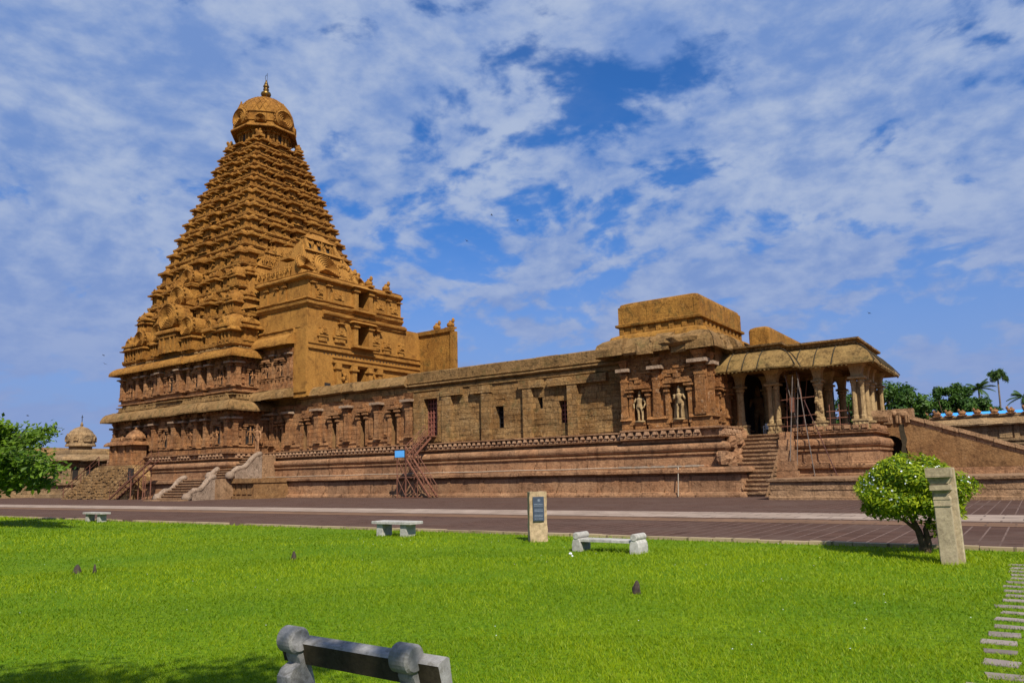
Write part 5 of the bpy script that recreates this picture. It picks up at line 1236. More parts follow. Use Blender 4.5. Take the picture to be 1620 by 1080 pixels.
# western cloister with columns, and the domed shrine in front of it
wg = thing('cloister', 'long pillared stone cloister behind the leafy tree on the left', 'cloister', (-122, 55, 0))
GX = -122.0
m = MB(); m.box(GX-9, GX, 20, 100, 3.35, 5.9); m.box(GX-9, GX-4, 20, 100, 0, 3.4); m.box(GX-9, GX+1.2, 20, 100, -.1, .95); m.box(GX-9, GX+2.2, 20, 100, -.1, .4); m.build('wall', 'far', wg)
m = MB(); sweep(m, [(GX, 20), (GX, 100)], [(-.1, 5.8), (.9, 5.85), (.95, 6.0), (.6, 6.6), (-.2, 7.25), (-1.5, 7.4), (-9, 7.3)], False, 1.5, .05, rng=rng); m.build('roof', 'moss', wg)
for i in range(14):
    y = 43.0+i*2.9; m = MB(); m.box(GX-.35, GX+.35, y-.35, y+.35, .95, 2.7); m.box(GX-.45, GX+.45, y-.75, y+.75, 2.7, 3.0); m.box(GX-.45, GX+.45, y-1.05, y+1.05, 3.0, 3.36); m.build('pillar', 'far', wg)
ds = thing('domed_shrine', 'small grey stone shrine with round carved dome left of the great tower', 'shrine', (-107.5, 50, 0))
DX, DY = -109.9, 50.8
m = MB(); sweep(m, [(DX-3.1, DY-3.1), (DX+3.1, DY-3.1), (DX+3.1, DY+3.1), (DX-3.1, DY+3.1)], [(.8, -.1), (.8, .5), (.4, .6), (.4, 1.6), (.7, 1.7), (.7, 2.0), (0, 2.1), (0, 4.9), (.1, 5.0)], True, 1.5, .02, rng=rng)
m.quad((DX-3.1, DY-3.1, 4.95), (DX+3.1, DY-3.1, 4.95), (DX+3.1, DY+3.1, 4.95), (DX-3.1, DY+3.1, 4.95)); m.build('wall', 'far', ds)
for p0, p1 in (((DX-3.1, DY-3.1), (DX+3.1, DY-3.1)), ((DX+3.1, DY-3.1), (DX+3.1, DY+3.1))):
    f_ = Face(p0, p1)
    for u in (.25, 1.9, 4.3, 5.95): pilaster(f_, u, 2.1, 2.8, .55, .25, 'far', ds)
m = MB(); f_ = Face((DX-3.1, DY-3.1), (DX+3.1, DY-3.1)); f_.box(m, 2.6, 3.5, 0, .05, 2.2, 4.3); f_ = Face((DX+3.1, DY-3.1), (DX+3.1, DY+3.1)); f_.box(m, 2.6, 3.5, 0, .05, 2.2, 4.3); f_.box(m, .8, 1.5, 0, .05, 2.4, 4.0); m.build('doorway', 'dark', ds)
m = MB(); sweep(m, [(DX-3.1, DY-3.1), (DX+3.1, DY-3.1), (DX+3.1, DY+3.1), (DX-3.1, DY+3.1)], kapota(4.9, 5.75, 1.0, -.3, 5, .1, .2), True, 1, .04, rng=rng); m.box(DX-2.5, DX+2.5, DY-2.5, DY+2.5, 5.6, 6.15); m.build('eave', 'far', ds)
m = MB()
def oc(r, z):
    r *= .60
    return [(DX+r*math.cos(2*math.pi*j/16), DY+r*math.sin(2*math.pi*j/16), z) for j in range(16)]
m.rings([rnd_rect(DX-2.4, DX+2.4, DY-2.4, DY+2.4, .2, 6.1), rnd_rect(DX-2.4, DX+2.4, DY-2.4, DY+2.4, .2, 6.4), rnd_rect(DX-1.8, DX+1.8, DY-1.8, DY+1.8, .2, 6.5)])
m.rings([oc(2.5, 6.1), oc(2.4, 6.5), oc(2.4, 6.95), oc(3.2, 7.0), oc(3.15, 7.2), oc(2.95, 7.4), oc(3.0, 7.9), oc(2.85, 8.5), oc(2.3, 9.1), oc(1.4, 9.55), oc(.5, 9.75), oc(.25, 9.85), oc(.35, 10.0), oc(.05, 10.5)])
for j in range(8):
    a0 = 2*math.pi*j/8; fc = Face((DX+1.72*math.cos(a0)+2*math.sin(a0), DY+1.72*math.sin(a0)-2*math.cos(a0)), (DX+1.72*math.cos(a0)-2*math.sin(a0), DY+1.72*math.sin(a0)+2*math.cos(a0))); nasika(m, fc, 2, .1, 7.95, .55 if j % 2 == 0 else .34, .10)
m.build('dome', 'far', ds)
m = MB(); m.tube((DX, DY, 10.3), (DX, DY, 11.4), .05); m.tube((DX-.3, DY, 11.1), (DX+.3, DY, 11.1), .04); m.build('finial', 'iron', ds)

# northern cloister on the right, with bulls along its parapet and a blue sheet roof behind
ng = thing('cloister', 'stone cloister wall with bulls along its parapet beyond the sloping ramp', 'cloister', (-4, 100, 0))
m = MB(); m.box(-30, 14, 100.2, 108, -.1, 6.3); fN = Face((-30, 100.2), (14, 100.2))
for x in range(-29, 14, 3): fN.box(m, x+30, x+30.5, -.05, .18, 2.4, 6.3)
fN.box(m, 0, 44, -.02, .35, 4.35, 4.6); fN.box(m, 0, 44, -.02, .25, 3.9, 4.1); m.box(-3.4, -2.2, 100.0, 100.3, 4.7, 6.1); m.build('wall', 'far', ng)
m = MB(); sweep(m, [(-30, 100.2), (14, 100.2)], [(-.1, 6.2), (.75, 6.15), (.8, 6.3), (.5, 6.7), (.05, 7.0), (.05, 7.15), (.2, 7.2), (.2, 7.42), (-.5, 7.45), (-3, 7.4)], False, .9, .07, rng=rng); m.build('parapet', 'far', ng)
bull = None
for i, x in enumerate((-10.6, -9.3, -8.1, -6.8, -5.3, -3.65, -2.1, -.6)):
    if bull is None:
        m = MB(); ell(m, (0, 0, .32), .42, .24, .26, 8); ell(m, (-.32, -.05, .62), .15, .15, .2, 7); ell(m, (.08, 0, .56), .14, .12, .14, 6); m.box(-.45, .45, -.26, .26, 0, .12)
        bull = tag(m.build('bull_statue', 'red'), 'small stone bull couched on the parapet of the right-hand cloister', 'statue', 'stone bulls along the cloister parapet'); o = bull
    else: o = bull.copy(); C.objects.link(o)
    o.location = (x, 100.1, 7.38); o.rotation_euler = (0, 0, random.uniform(-.25, .25))
bs = thing('sheet_roof_shed', 'long shed roofed in bright blue sheeting behind the right-hand cloister', 'shed', (-3, 106, 0))
m = MB(); m.add([(-9.6, 104, 7.1), (14, 104, 6.8), (14, 108, 7.95), (-9.6, 108, 8.2), (-9.6, 104, 7.16), (14, 104, 6.86), (14, 108, 8.01), (-9.6, 108, 8.26)], [(0,3,2,1),(4,5,6,7),(0,1,5,4),(1,2,6,5),(2,3,7,6),(3,0,4,7)]); m.build('roof', 'bluesheet', bs)
m = MB(); m.box(-9.3, 13.8, 107.6, 107.9, 6, 7.8); m.box(-9.3, -9.0, 104.2, 107.6, 6, 7.5); m.build('wall', 'far', bs)

# ------------------------------------------------------------------ benches
def slab_bench(x0, x1, y0, y1, h, label):
    b = thing('stone_bench', label, 'bench', ((x0+x1)/2, (y0+y1)/2, 0), 'pale stone benches on the lawn')
    m = MB(); t = .075; e = .012
    m.rings([rnd_rect(x0, x1, y0, y1, .02, h-t, 2), rnd_rect(x0, x1, y0, y1, .02, h-e, 2), rnd_rect(x0+e, x1-e, y0+e, y1-e, .02, h, 2)]); m.build('seat', 'bench', b)
    for xa in (x0+.14, x1-.46):
        m = MB(); m.rings([rnd_rect(xa, xa+.24, y0+.07, y1-.07, .012, -.03, 2), rnd_rect(xa+.004, xa+.236, y0+.075, y1-.075, .012, h-t-.002, 2)]); m.build('leg', 'bench', b)
    return b
slab_bench(-16.05, -14.52, 15.6, 16.15, .43, 'flat slab bench left of the inscribed pillar')
slab_bench(-35.7, -34.05, 16.75, 17.2, .42, 'farthest flat slab bench near the left edge of the lawn')
def scroll_post(mb, x0, x1, prof, knob):
    """profile in (y,z) extruded along x, with a round knob on top"""
    n = len(prof); mb.add([(x0, y, z) for y, z in prof]+[(x1, y, z) for y, z in prof], [tuple(range(n)), tuple(reversed(range(n, 2*n)))]+[(i, i+n, (i+1) % n+n, (i+1) % n) for i in range(n)])
    cy_, cz_, r = knob; k_ = 22; e = .012
    rs = []
    for x, q in ((x0-.012, r-e), (x0, r), (x1, r), (x1+.012, r-e)): rs.append([(x, cy_+q*math.cos(2*math.pi*j/k_), cz_+q*math.sin(2*math.pi*j/k_)) for j in range(k_)])
    mb.rings(rs)
bb = thing('stone_bench', 'low backless bench with rolled scroll arms right of the inscribed pillar', 'bench', (-7.5, 14.4, 0), 'pale stone benches on the lawn')
m = MB(); m.rings([rnd_rect(-8.26, -7.03, 14.18, 14.56, .012, .215, 2), rnd_rect(-8.26, -7.03, 14.18, 14.56, .012, .268, 2), rnd_rect(-8.25, -7.04, 14.19, 14.55, .012, .275, 2)]); m.build('seat', 'bench', bb)
for xc in (-8.33, -6.96):
    m = MB(); scroll_post(m, 14.14, 14.60, [(-.095, -.03), (.095, -.03), (.10, .14), (.085, .22), (.05, .28), (-.05, .28), (-.085, .22), (-.10, .14)], (0, .335, .074))
    m.v = [(xc+y, x, z) for x, y, z in m.v]; m.build('armrest', 'bench', bb)
nbn = thing('stone_bench', 'weathered concrete bench seen from behind with round-topped back posts, nearest of the benches', 'bench', (-2.75, 2.8, 0), 'pale stone benches on the lawn')
for xc in (-3.225, -2.435):
    m = MB(); scroll_post(m, xc-.048, xc+.048, [(2.60, -.03), (2.75, -.03), (3.16, -.03), (3.18, .30), (2.95, .36), (2.80, .46), (2.70, .60), (2.665, .72), (2.655, .84), (2.585, .84), (2.585, .76), (2.60, .725), (2.555, .705), (2.53, .67), (2.53, .58), (2.56, .45)], (2.588, .842, .066)); m.build('back_post', 'bench2', nbn)
m = MB(); ang = R(14); h_ = .118; yb, zb = 2.632, .716
def slabv(x0, x1):
    dy, dz = -math.sin(ang)*h_, math.cos(ang)*h_; t_ = .066
    prof = [(yb, zb), (yb+t_, zb+.015), (yb+t_+dy+.008, zb+.015+dz), (yb+t_+dy-.006, zb+.022+dz), (yb+dy+.008, zb+dz+.004), (yb+dy-.002, zb+dz-.008)]
    n = len(prof); m.add([(x0, y, z) for y, z in prof]+[(x1, y, z) for y, z in prof], [tuple(reversed(range(n)))]+[tuple(range(n, 2*n))]+[(i, (i+1) % n, (i+1) % n+n, i+n) for i in range(n)])
    m.m[-n:] = [0]*n; m.m[-1] = 1  # camera-facing side near-black: grime, with its shade painted into the colour
slabv(-3.345, -2.255); m.build('back_rail', ['bench2', 'dirt'], nbn)
m = MB(); m.rings([rnd_rect(-3.36, -2.22, 2.70, 3.2, .02, .355, 2), rnd_rect(-3.36, -2.22, 2.70, 3.2, .02, .42, 2), rnd_rect(-3.35, -2.23, 2.71, 3.19, .02, .43, 2)]); m.build('seat', 'bench2', nbn)

# ------------------------------------------------------------------ inscribed pillar, carved post, stones, path slabs
def rough_block(x0, x1, y0, y1, h, amp, seed, nz=9, taper=.0):
    mb = MB(); r = random.Random(seed); rings = []
    for i in range(nz+1):
        t = i/nz; z = -.04+(h+.04)*t; k_ = taper*t; ps = []
        for xa, ya, xb, yb in ((x0, y0, x1, y0), (x1, y0, x1, y1), (x1, y1, x0, y1), (x0, y1, x0, y0)):
            for q in range(4):
                f = q/4; ps.append((xa+(xb-xa)*f+r.uniform(-amp, amp)+(k_ if xa+(xb-xa)*f < (x0+x1)/2 else -k_), ya+(yb-ya)*f+r.uniform(-amp, amp), z+(r.uniform(-amp, amp) if i == nz else 0)))
        rings.append(ps)
    mb.rings(rings); return mb
ip = thing('inscribed_pillar', 'squat buff stone pillar with dark plaque at the lawn edge', 'information pillar', (-10.4, 15.9, 0))
m = rough_block(-10.67, -10.22, 15.78, 16.12, 1.235, .010, 6, 11, .012); m.build('pillar', 'info', ip)
m = MB(); m.box(-10.585, -10.305, 15.738, 15.768, .52, 1.115); m.build('plaque', 'plaque', ip)
m = MB(); fq = Face((-10.595, 15.738), (-10.275, 15.738)); r11 = random.Random(2)
for zz_, n_ in ((.925, 1), (.885, 1), (.79, 1), (.755, 1), (.66, 1), (.625, 1), (.57, 1)):
    u = .045
    while u < .26:
        L = r11.uniform(.012, .035); fq.box(m, u, min(u+L, .265), 0, .002, zz_, zz_+.012); u += L+.008
A = [2*math.pi*j/16 for j in range(16)]
m.rings([[fq.p(.16+.034*math.cos(a), .003, 1.03+.034*math.sin(a)) for a in A], [fq.p(.16+.026*math.cos(a), .003, 1.03+.026*math.sin(a)) for a in A]], 0, False, False)
fq.box(m, .148, .172, 0, .003, 1.012, 1.04); m.build('lettering', 'letter', ip)

ip.rotation_euler = (0, 0, R(43))
cpst = thing('carved_post', 'buff stone post with stepped capital leaning beside the flowering bush', 'stone post', (-1.4, 14.9, 0))
m = MB(); lean = R(-1.2)
m.rings([rnd_rect(-1.57, -1.195, 15.02, 15.16, .012, -.05, 2), rnd_rect(-1.57, -1.195, 15.02, 15.16, .012, 1.60, 2), rnd_rect(-1.56, -1.205, 15.03, 15.15, .012, 1.625, 2)])
for w_, d_, z0, z1, w2 in ((.145, .14, -.05, .98, .14), (.152, .15, .98, 1.0, .152), (.14, .145, 1.0, 1.09, .155), (.155, .15, 1.09, 1.155, .125), (.125, .14, 1.155, 1.17, .14), (.12, .14, 1.17, 1.215, .12), (.14, .16, 1.215, 1.25, .185), (.185, .19, 1.25, 1.335, .18), (.16, .17, 1.335, 1.36, .16), (.165, .18, 1.36, 1.47, .225), (.225, .22, 1.47, 1.485, .225), (.225, .215, 1.49, 1.63, .225)):
    xc = -1.41; w_ *= .84; w2 *= .84; d_ *= 1.75; m.add([(xc-w_, 15.0-d_, z0), (xc+w_, 15.0-d_, z0), (xc+w_, 15.02, z0), (xc-w_, 15.02, z0), (xc-w2, 15.0-d_, z1), (xc+w2, 15.0-d_, z1), (xc+w2, 15.02, z1), (xc-w2, 15.02, z1)], [(0,3,2,1),(4,5,6,7),(0,1,5,4),(1,2,6,5),(2,3,7,6),(3,0,4,7)])
m.build('shaft', 'post', cpst)
cpst.rotation_euler = (0, lean, 0)

def field_stone(x, y, w_, h, seed, label, lean=.0):
    r = random.Random(seed); mb = MB(); rings = []
    for a, t in ((1.0, -.15), (.98, .1), (.82, .4), (.58, .7), (.34, .9), (.10, 1.0)):
        rings.append([(x+lean*t*h+w_/2*a*math.cos(2*math.pi*j/8)*r.uniform(.8, 1.15), y+w_*.4*a*math.sin(2*math.pi*j/8)*r.uniform(.8, 1.15), h*t) for j in range(8)])
    mb.rings(rings); return mesh_thing(mb, 'field_stone', 'rock', label, 'stone', 'small dark stones in the grass')
field_stone(-4.72, 9.6, .145, .185, 1, 'pointed dark stone in the grass between low scroll bench and camera', .1)
field_stone(-12.92, 10.35, .13, .19, 2, 'small upright dark stone in the grass left of the low benches')
field_stone(-15.0, 7.0, .19, .17, 3, 'rounded dark stone at the left of the lawn, larger of a pair')
field_stone(-14.75, 7.2, .09, .17, 4, 'thin dark stone at the left of the lawn, smaller of a pair')
r12 = random.Random(14)
for i in range(22):
    y = 5.9+i*.437+r12.uniform(-.04, .04); x0 = -.585+r12.uniform(-.05, .08); L = .30+r12.uniform(-.06, .05)
    m = MB(); rot = r12.uniform(-.12, .12); hw, hd = L/2, .092+r12.uniform(-.02, .02); cx_ = x0+hw
    ps = [(-hw, -hd), (hw, -hd), (hw, hd), (-hw, hd)]; ps = [(cx_+a*math.cos(rot)-b*math.sin(rot)+r12.uniform(-.01, .01), y+a*math.sin(rot)+b*math.cos(rot)) for a, b in ps]
    m.rings([[(a, b, -.03) for a, b in ps], [(a, b, .014) for a, b in ps]])
    tag(m.build('stepping_stone', 'slab'), 'flat grey slab of the stepping path at the right edge of the lawn', 'stepping stone', 'stepping stones along the right edge of the lawn')
for x, y, s_, lb in ((-8.0, 13.35, .035, 'crumpled white scrap on the grass in front of the low scroll bench'), (-7.75, 13.0, .02, 'tiny white scrap on the grass near the low scroll bench')):
    m = MB(); ell(m, (x, y, .05), s_*1.2, s_, s_*.8, 6, 0, 4); mesh_thing(m, 'paper_scrap', 'litter', lb, 'litter', 'white scraps on the grass')
# birds in the sky
def bird(p, s_, label, bank):
    m = MB(); ell(m, (0, 0, 0), s_*.42, s_*.11, s_*.10, 7, 0, 4); ell(m, (s_*.42, 0, s_*.03), s_*.10, s_*.08, s_*.08, 6, 0, 4)
    m.add([(-s_*.35, 0, 0), (-s_*.65, -s_*.12, .01), (-s_*.65, s_*.12, .01), (-s_*.4, 0, .03)], [(0, 1, 2), (1, 3, 2)])
    for sg in (-1, 1):
        m.add([(s_*.2, sg*s_*.08, .02), (s_*.24, sg*s_*.45, s_*.20), (-s_*.05, sg*s_*.95, s_*.16), (-s_*.08, sg*s_*.42, s_*.17), (-s_*.18, sg*s_*.08, .02), (s_*.06, sg*s_*.42, s_*.24), (0, sg*s_*.08, .05)], [(0, 1, 5, 6), (1, 2, 5), (5, 2, 3), (6, 5, 3, 4), (0, 6, 4), (0, 4, 3, 1), (1, 3, 2)])
    o = mesh_thing(m, 'bird', 'bird', label, 'bird', 'birds in flight'); o.location = p; o.rotation_euler = (bank, .1, bank*3+1); return o
for p, lb, bk_ in (((-80.1, 38.8, 15.2), 'upper of two dark birds flying left of the tower base', .3), ((-80.1, 39.0, 14.3), 'lower of two dark birds flying left of the tower base', -.5), ((-83.3, 33.2, 8.7), 'dark bird flying low above the tree on the left', .2), ((-53.2, 67.1, 29.4), 'tiny bird in the sky, lowest of three right of the tower', .5), ((-50.2, 68.1, 32.2), 'tiny bird in the sky, middle of three right of the tower', -.2), ((-47.9, 70.1, 31.6), 'tiny bird in the sky, rightmost of three right of the tower', .1), ((-13.6, 87.4, 18.3), 'dark bird in the sky above the porch roof', .4)):
    bird(p, .30, lb, bk_)

# ================================================================== VEGETATION
def leaves(name, centers, nrm, size, aspect, mat, parent, rng_, tint, fold=.25, jitter=.6):
    """pointed leaf of two triangles folded on the midrib; centers (n,3), nrm (n,3) general facing"""
    n = len(centers); d = rng_.normal(size=(n, 3)); nn = nrm+rng_.normal(size=(n, 3))*jitter
    nn /= np.linalg.norm(nn, axis=1, keepdims=True)+1e-9
    d -= nn*(d*nn).sum(1, keepdims=True); d /= np.linalg.norm(d, axis=1, keepdims=True)+1e-9
    b = np.cross(nn, d); L = (size*rng_.uniform(.65, 1.25, n))[:, None] if np.isscalar(size) else size[:, None]; W = L*aspect
    base = centers; tip = centers+d*L; mid = centers+d*L*.45
    l = mid+b*W*.5+nn*W*fold; r = mid-b*W*.5+nn*W*fold
    v = np.empty((n, 6, 3)); v[:, 0] = base; v[:, 1] = tip; v[:, 2] = l; v[:, 3] = base; v[:, 4] = r; v[:, 5] = tip
    return numpy_mesh(name, v.reshape(-1, 3), 3, mat, parent, np.repeat(tint, 2))
def blob_points(blobs, n, rng_, shell=.55):
    """points in the outer shells of ellipsoid blobs (x,y,z,rx,ry,rz)"""
    B = np.array(blobs); w_ = (B[:, 3]*B[:, 4]+B[:, 4]*B[:, 5]+B[:, 3]*B[:, 5]); idx = rng_.choice(len(B), n, p=w_/w_.sum())
    d = rng_.normal(size=(n, 3)); d /= np.linalg.norm(d, axis=1, keepdims=True)
    rad = shell+(1.05-shell)*rng_.random(n)**.7
    return B[idx, :3]+d*B[idx, 3:]*rad[:, None], d, idx
def clumps(cx, cy, cz, rx, ry, rz, n, r0, r1, rng_, flat=.75):
    out = []
    for _ in range(n):
        d = rng_.normal(size=3); d /= np.linalg.norm(d); q = rng_.random()**.45
        r = rng_.uniform(r0, r1); out.append((cx+d[0]*rx*q, cy+d[1]*ry*q, cz+d[2]*rz*q, r, r, r*flat))
    return out
def tint_of(idx, n, rng_): return np.clip(rng_.random(int(idx.max())+1)[idx]*.55+rng_.random(n)*.45, 0, 1)

# flowering bush with a short forked trunk
nr = np.random.default_rng(4)
bu = thing('flowering_bush', 'round clipped bush with small white flowers behind the carved post', 'bush', (-1.98, 16.55, 0))
m = MB()
m.path([(-1.98, 16.55, -.05), (-1.99, 16.53, .15), (-2.05, 16.52, .42), (-2.12, 16.5, .62), (-2.3, 16.5, .95)], [.10, .075, .062, .05, .02], 9)
m.path([(-1.93, 16.57, -.05), (-1.90, 16.56, .2), (-1.93, 16.56, .45), (-1.8, 16.6, .75), (-1.6, 16.6, 1.0)], [.075, .06, .05, .035, .02], 8)
m.path([(-2.05, 16.52, .42), (-2.25, 16.4, .62), (-2.55, 16.35, .78)], [.045, .03, .015], 7); m.path([(-1.91, 16.56, .28), (-1.75, 16.5, .36), (-1.62, 16.46, .52)], [.03, .02, .01], 6)
m.path([(-2.12, 16.5, .62), (-2.05, 16.8, .85), (-2.1, 17.0, 1.0)], [.04, .03, .015], 6)
m.build('trunk', 'bark', bu, True)
n = 15000
th = nr.uniform(0, 2*np.pi, n); cu = nr.uniform(-.80, 1, n); s_ = np.sqrt(1-cu**2)
lump = 1+.07*np.sin(th*3+1)+.06*np.sin(th*5+cu*4)+.05*np.sin(cu*7+th*2)
rad = (0.60+.42*nr.random(n)**.55)*lump
d = np.stack([s_*np.cos(th), s_*np.sin(th), cu], 1)
lump2 = 1+.10*np.sin(th*2.3+cu*5)*np.sin(cu*3+1)
P = np.stack([-2.13+.94*d[:, 0]*rad*lump2, 16.5+.98*d[:, 1]*rad*lump2, 1.20+.66*d[:, 2]*rad-(np.abs(d[:, 0])**2)*.05], 1)
keep = P[:, 2] > .50+.16*np.abs(P[:, 0]+2.10); P, d = P[keep], d[keep]
sprig = []
for (sx_, sy_, sz_, k_) in ((-1.72, 16.48, .46, 90), (-1.62, 16.46, .55, 60), (-1.85, 16.5, .60, 60)):
    sprig.append(np.array([sx_, sy_, sz_])+nr.normal(size=(k_, 3))*np.array([.09, .08, .06]))
sp = np.concatenate(sprig); P = np.concatenate([P, sp]); d = np.concatenate([d, np.tile([0, -.5, .6], (len(sp), 1))])
leaves('crown', P, d+np.array([0, 0, .35]), .095, .42, 'leaf', bu, nr, np.clip(nr.random(len(P))*.9+.1*(nr.random(len(P)) > .8), 0, 1), .2, .55)
fl = []
n = 125; th = nr.uniform(0, 2*np.pi, n); cu = nr.uniform(-.25, .98, n); s_ = np.sqrt(1-cu**2)
for t_, c_, q_ in zip(th, cu, s_):
    d_ = np.array([q_*np.cos(t_), q_*np.sin(t_), c_]); lump = 1+.07*math.sin(t_*3+1)+.06*math.sin(t_*5+c_*4)+.05*math.sin(c_*7+t_*2)
    o_ = np.array([-2.13, 16.5, 1.20])+d_*np.array([.94, .98, .66])*lump*.98
    for kf in range(nr.integers(1, 4)):
        c0 = o_+nr.normal(size=3)*.03; a = Vector(d_+nr.normal(size=3)*.3).normalized(); e1 = a.orthogonal().normalized(); e2 = a.cross(e1)
        for j in range(5):
            an = 2*math.pi*j/5; dr = e1*math.cos(an)+e2*math.sin(an); sd_ = e1*-math.sin(an)+e2*math.cos(an); rr_ = .016
            v_ = Vector(c0); fl += [v_, v_+dr*rr_*.7+sd_*rr_*.45+a*.004, v_+dr*rr_*1.3+a*.004, v_+dr*rr_*.7-sd_*rr_*.45+a*.004]
fv = np.array([tuple(v) for v in fl]); numpy_mesh('blossom', fv, 4, 'petal', bu)['kind'] = 'stuff'

# leafy tree whose branches reach in from the left
nr = np.random.default_rng(9)
lt = thing('leafy_tree', 'broad leafy green tree with drooping branches reaching in from the left edge', 'tree', (-38.5, 13.5, 0))
m = MB(); m.path([(-38.5, 13.5, -.2), (-38.4, 13.5, 1.0), (-38.1, 13.4, 2.0), (-37.9, 13.3, 2.8), (-37.8, 13.2, 3.6)], [.32, .26, .22, .15, .06], 10)
brs = []
for (x, y, z, z0) in ((-29.6, 12.9, 2.25, 1.8), (-30.6, 12.7, 2.75, 2.0), (-32.2, 13.3, 3.6, 2.4), (-34.3, 12.6, 4.2, 2.4), (-31.4, 13.4, 1.75, 1.6), (-32.6, 12.3, 2.9, 2.0), (-34.4, 13.2, 3.9, 2.8), (-33.4, 12.9, 2.1, 1.6), (-41, 12, 3.8, 2.4), (-36.5, 10.8, 4.0, 2.2), (-37.5, 16, 4.3, 2.4), (-35.8, 12.4, 3.6, 2.4)):
    p0 = np.array([-38.1, 13.4, z0]); p1 = np.array([x, y, z]); mid_ = (p0+p1)/2+np.array([0, 0, .45]); q1 = p0*.25+mid_*.75
    m.path([p0, q1, mid_*.6+p1*.4+np.array([0, 0, .12]), p1], [.10, .075, .045, .012], 6); brs.append((p0, mid_, p1))
m.build('trunk', 'bark', lt, True)
pts = []
for p0, mid_, p1 in brs:
    for t in np.linspace(.22, 1.0, 26):
        c_ = p0*(1-t)**2+2*mid_*t*(1-t)+p1*t*t; sp_ = .52*(1.15-t*.75)
        k_ = int(42*(1.15-.55*t)); pts.append(c_+nr.normal(size=(k_, 3))*np.array([sp_, sp_, sp_*.55])+np.array([0, 0, -.02]))
pts = np.concatenate(pts); idx = (np.floor(pts[:, 0]*1.7)*7+np.floor(pts[:, 2]*2.3)*3+np.floor(pts[:, 1]*2)).astype(int); idx -= idx.min()
leaves('crown', pts, np.tile([.25, -.35, .9], (len(pts), 1)), .24, .52, 'treeleaf', lt, nr, np.clip(nr.random(idx.max()+1)[idx]*.5+nr.random(len(pts))*.5, 0, 1), .18, .55)

def tree(x, y, h, crown, label, seed, n=5200, leaf=.42, group='trees beyond the temple court', trunk_r=.22, name='broadleaf_tree'):
    nr_ = np.random.default_rng(seed); t_ = thing(name, label, 'tree', (x, y, 0), group)
    m = MB(); cx_, cy_, cz_, rx, ry, rz = crown
    m.path([(x, y, -.2), (x+.1, y, h*.3), (x-.05, y, h*.55), (cx_, cy_, cz_+rz*.4)], [trunk_r, trunk_r*.8, trunk_r*.6, .04], 8)
    bl = clumps(cx_, cy_, cz_, rx, ry, rz, 22, min(rx, rz)*.26, min(rx, rz)*.50, nr_)
    for b in bl[:9]: m.path([(x, y, h*.45), ((x+b[0])/2, (y+b[1])/2, (h*.45+b[2])/2+.3), b[:3]], [trunk_r*.45, trunk_r*.3, .03], 5)
    m.build('trunk', 'bark', t_, True)
    P, d, idx = blob_points(bl, n, nr_, .35); leaves('crown', P, d+np.array([0, 0, .4]), leaf, .55, 'farleaf', t_, nr_, tint_of(idx, n, nr_), .15, .5); return t_
tree(-10.2, 76, 8, (-10.0, 76, 7.0, 2.3, 2.5, 2.4), 'green tree behind the porch corner, above the elephant block', 61, 5600, .34)
tree(-15.5, 77, 8, (-15.2, 77, 6.2, 3.0, 2.5, 2.6), 'green tree seen between the porch columns', 62, 5200, .36)
tree(-13.6, 125, 12, (-13.5, 125, 8.6, 2.6, 3, 1.8), 'low dark tree just right of the porch roof, beyond the cloister', 63, 3600, .45)
tree(-10.6, 126, 13, (-10.7, 126, 10.6, 1.5, 2, 3.0), 'dark rounded tree left of the palms, narrower of two', 64, 4200, .45)
tree(-8.2, 128, 14, (-8.3, 128, 11.0, 2.1, 2.4, 3.2), 'tallest dark rounded tree left of the palms', 65, 5200, .45)
tree(-5.9, 124, 11, (-5.9, 124, 9.4, 2.4, 2.4, 1.9), 'low bushy tree under the coconut palm', 66, 4600, .42)
tree(-82.6, 66, 8, (-82.4, 66, 6.5, 2.0, 2, 1.6), 'small green tree between the domed shrine and the tower', 67, 1500, .35)
tree(-96, 72, 9, (-95.5, 72, 6.6, 2.6, 2.6, 1.9), 'small green tree peeping past the red shrine', 68, 2400, .36)
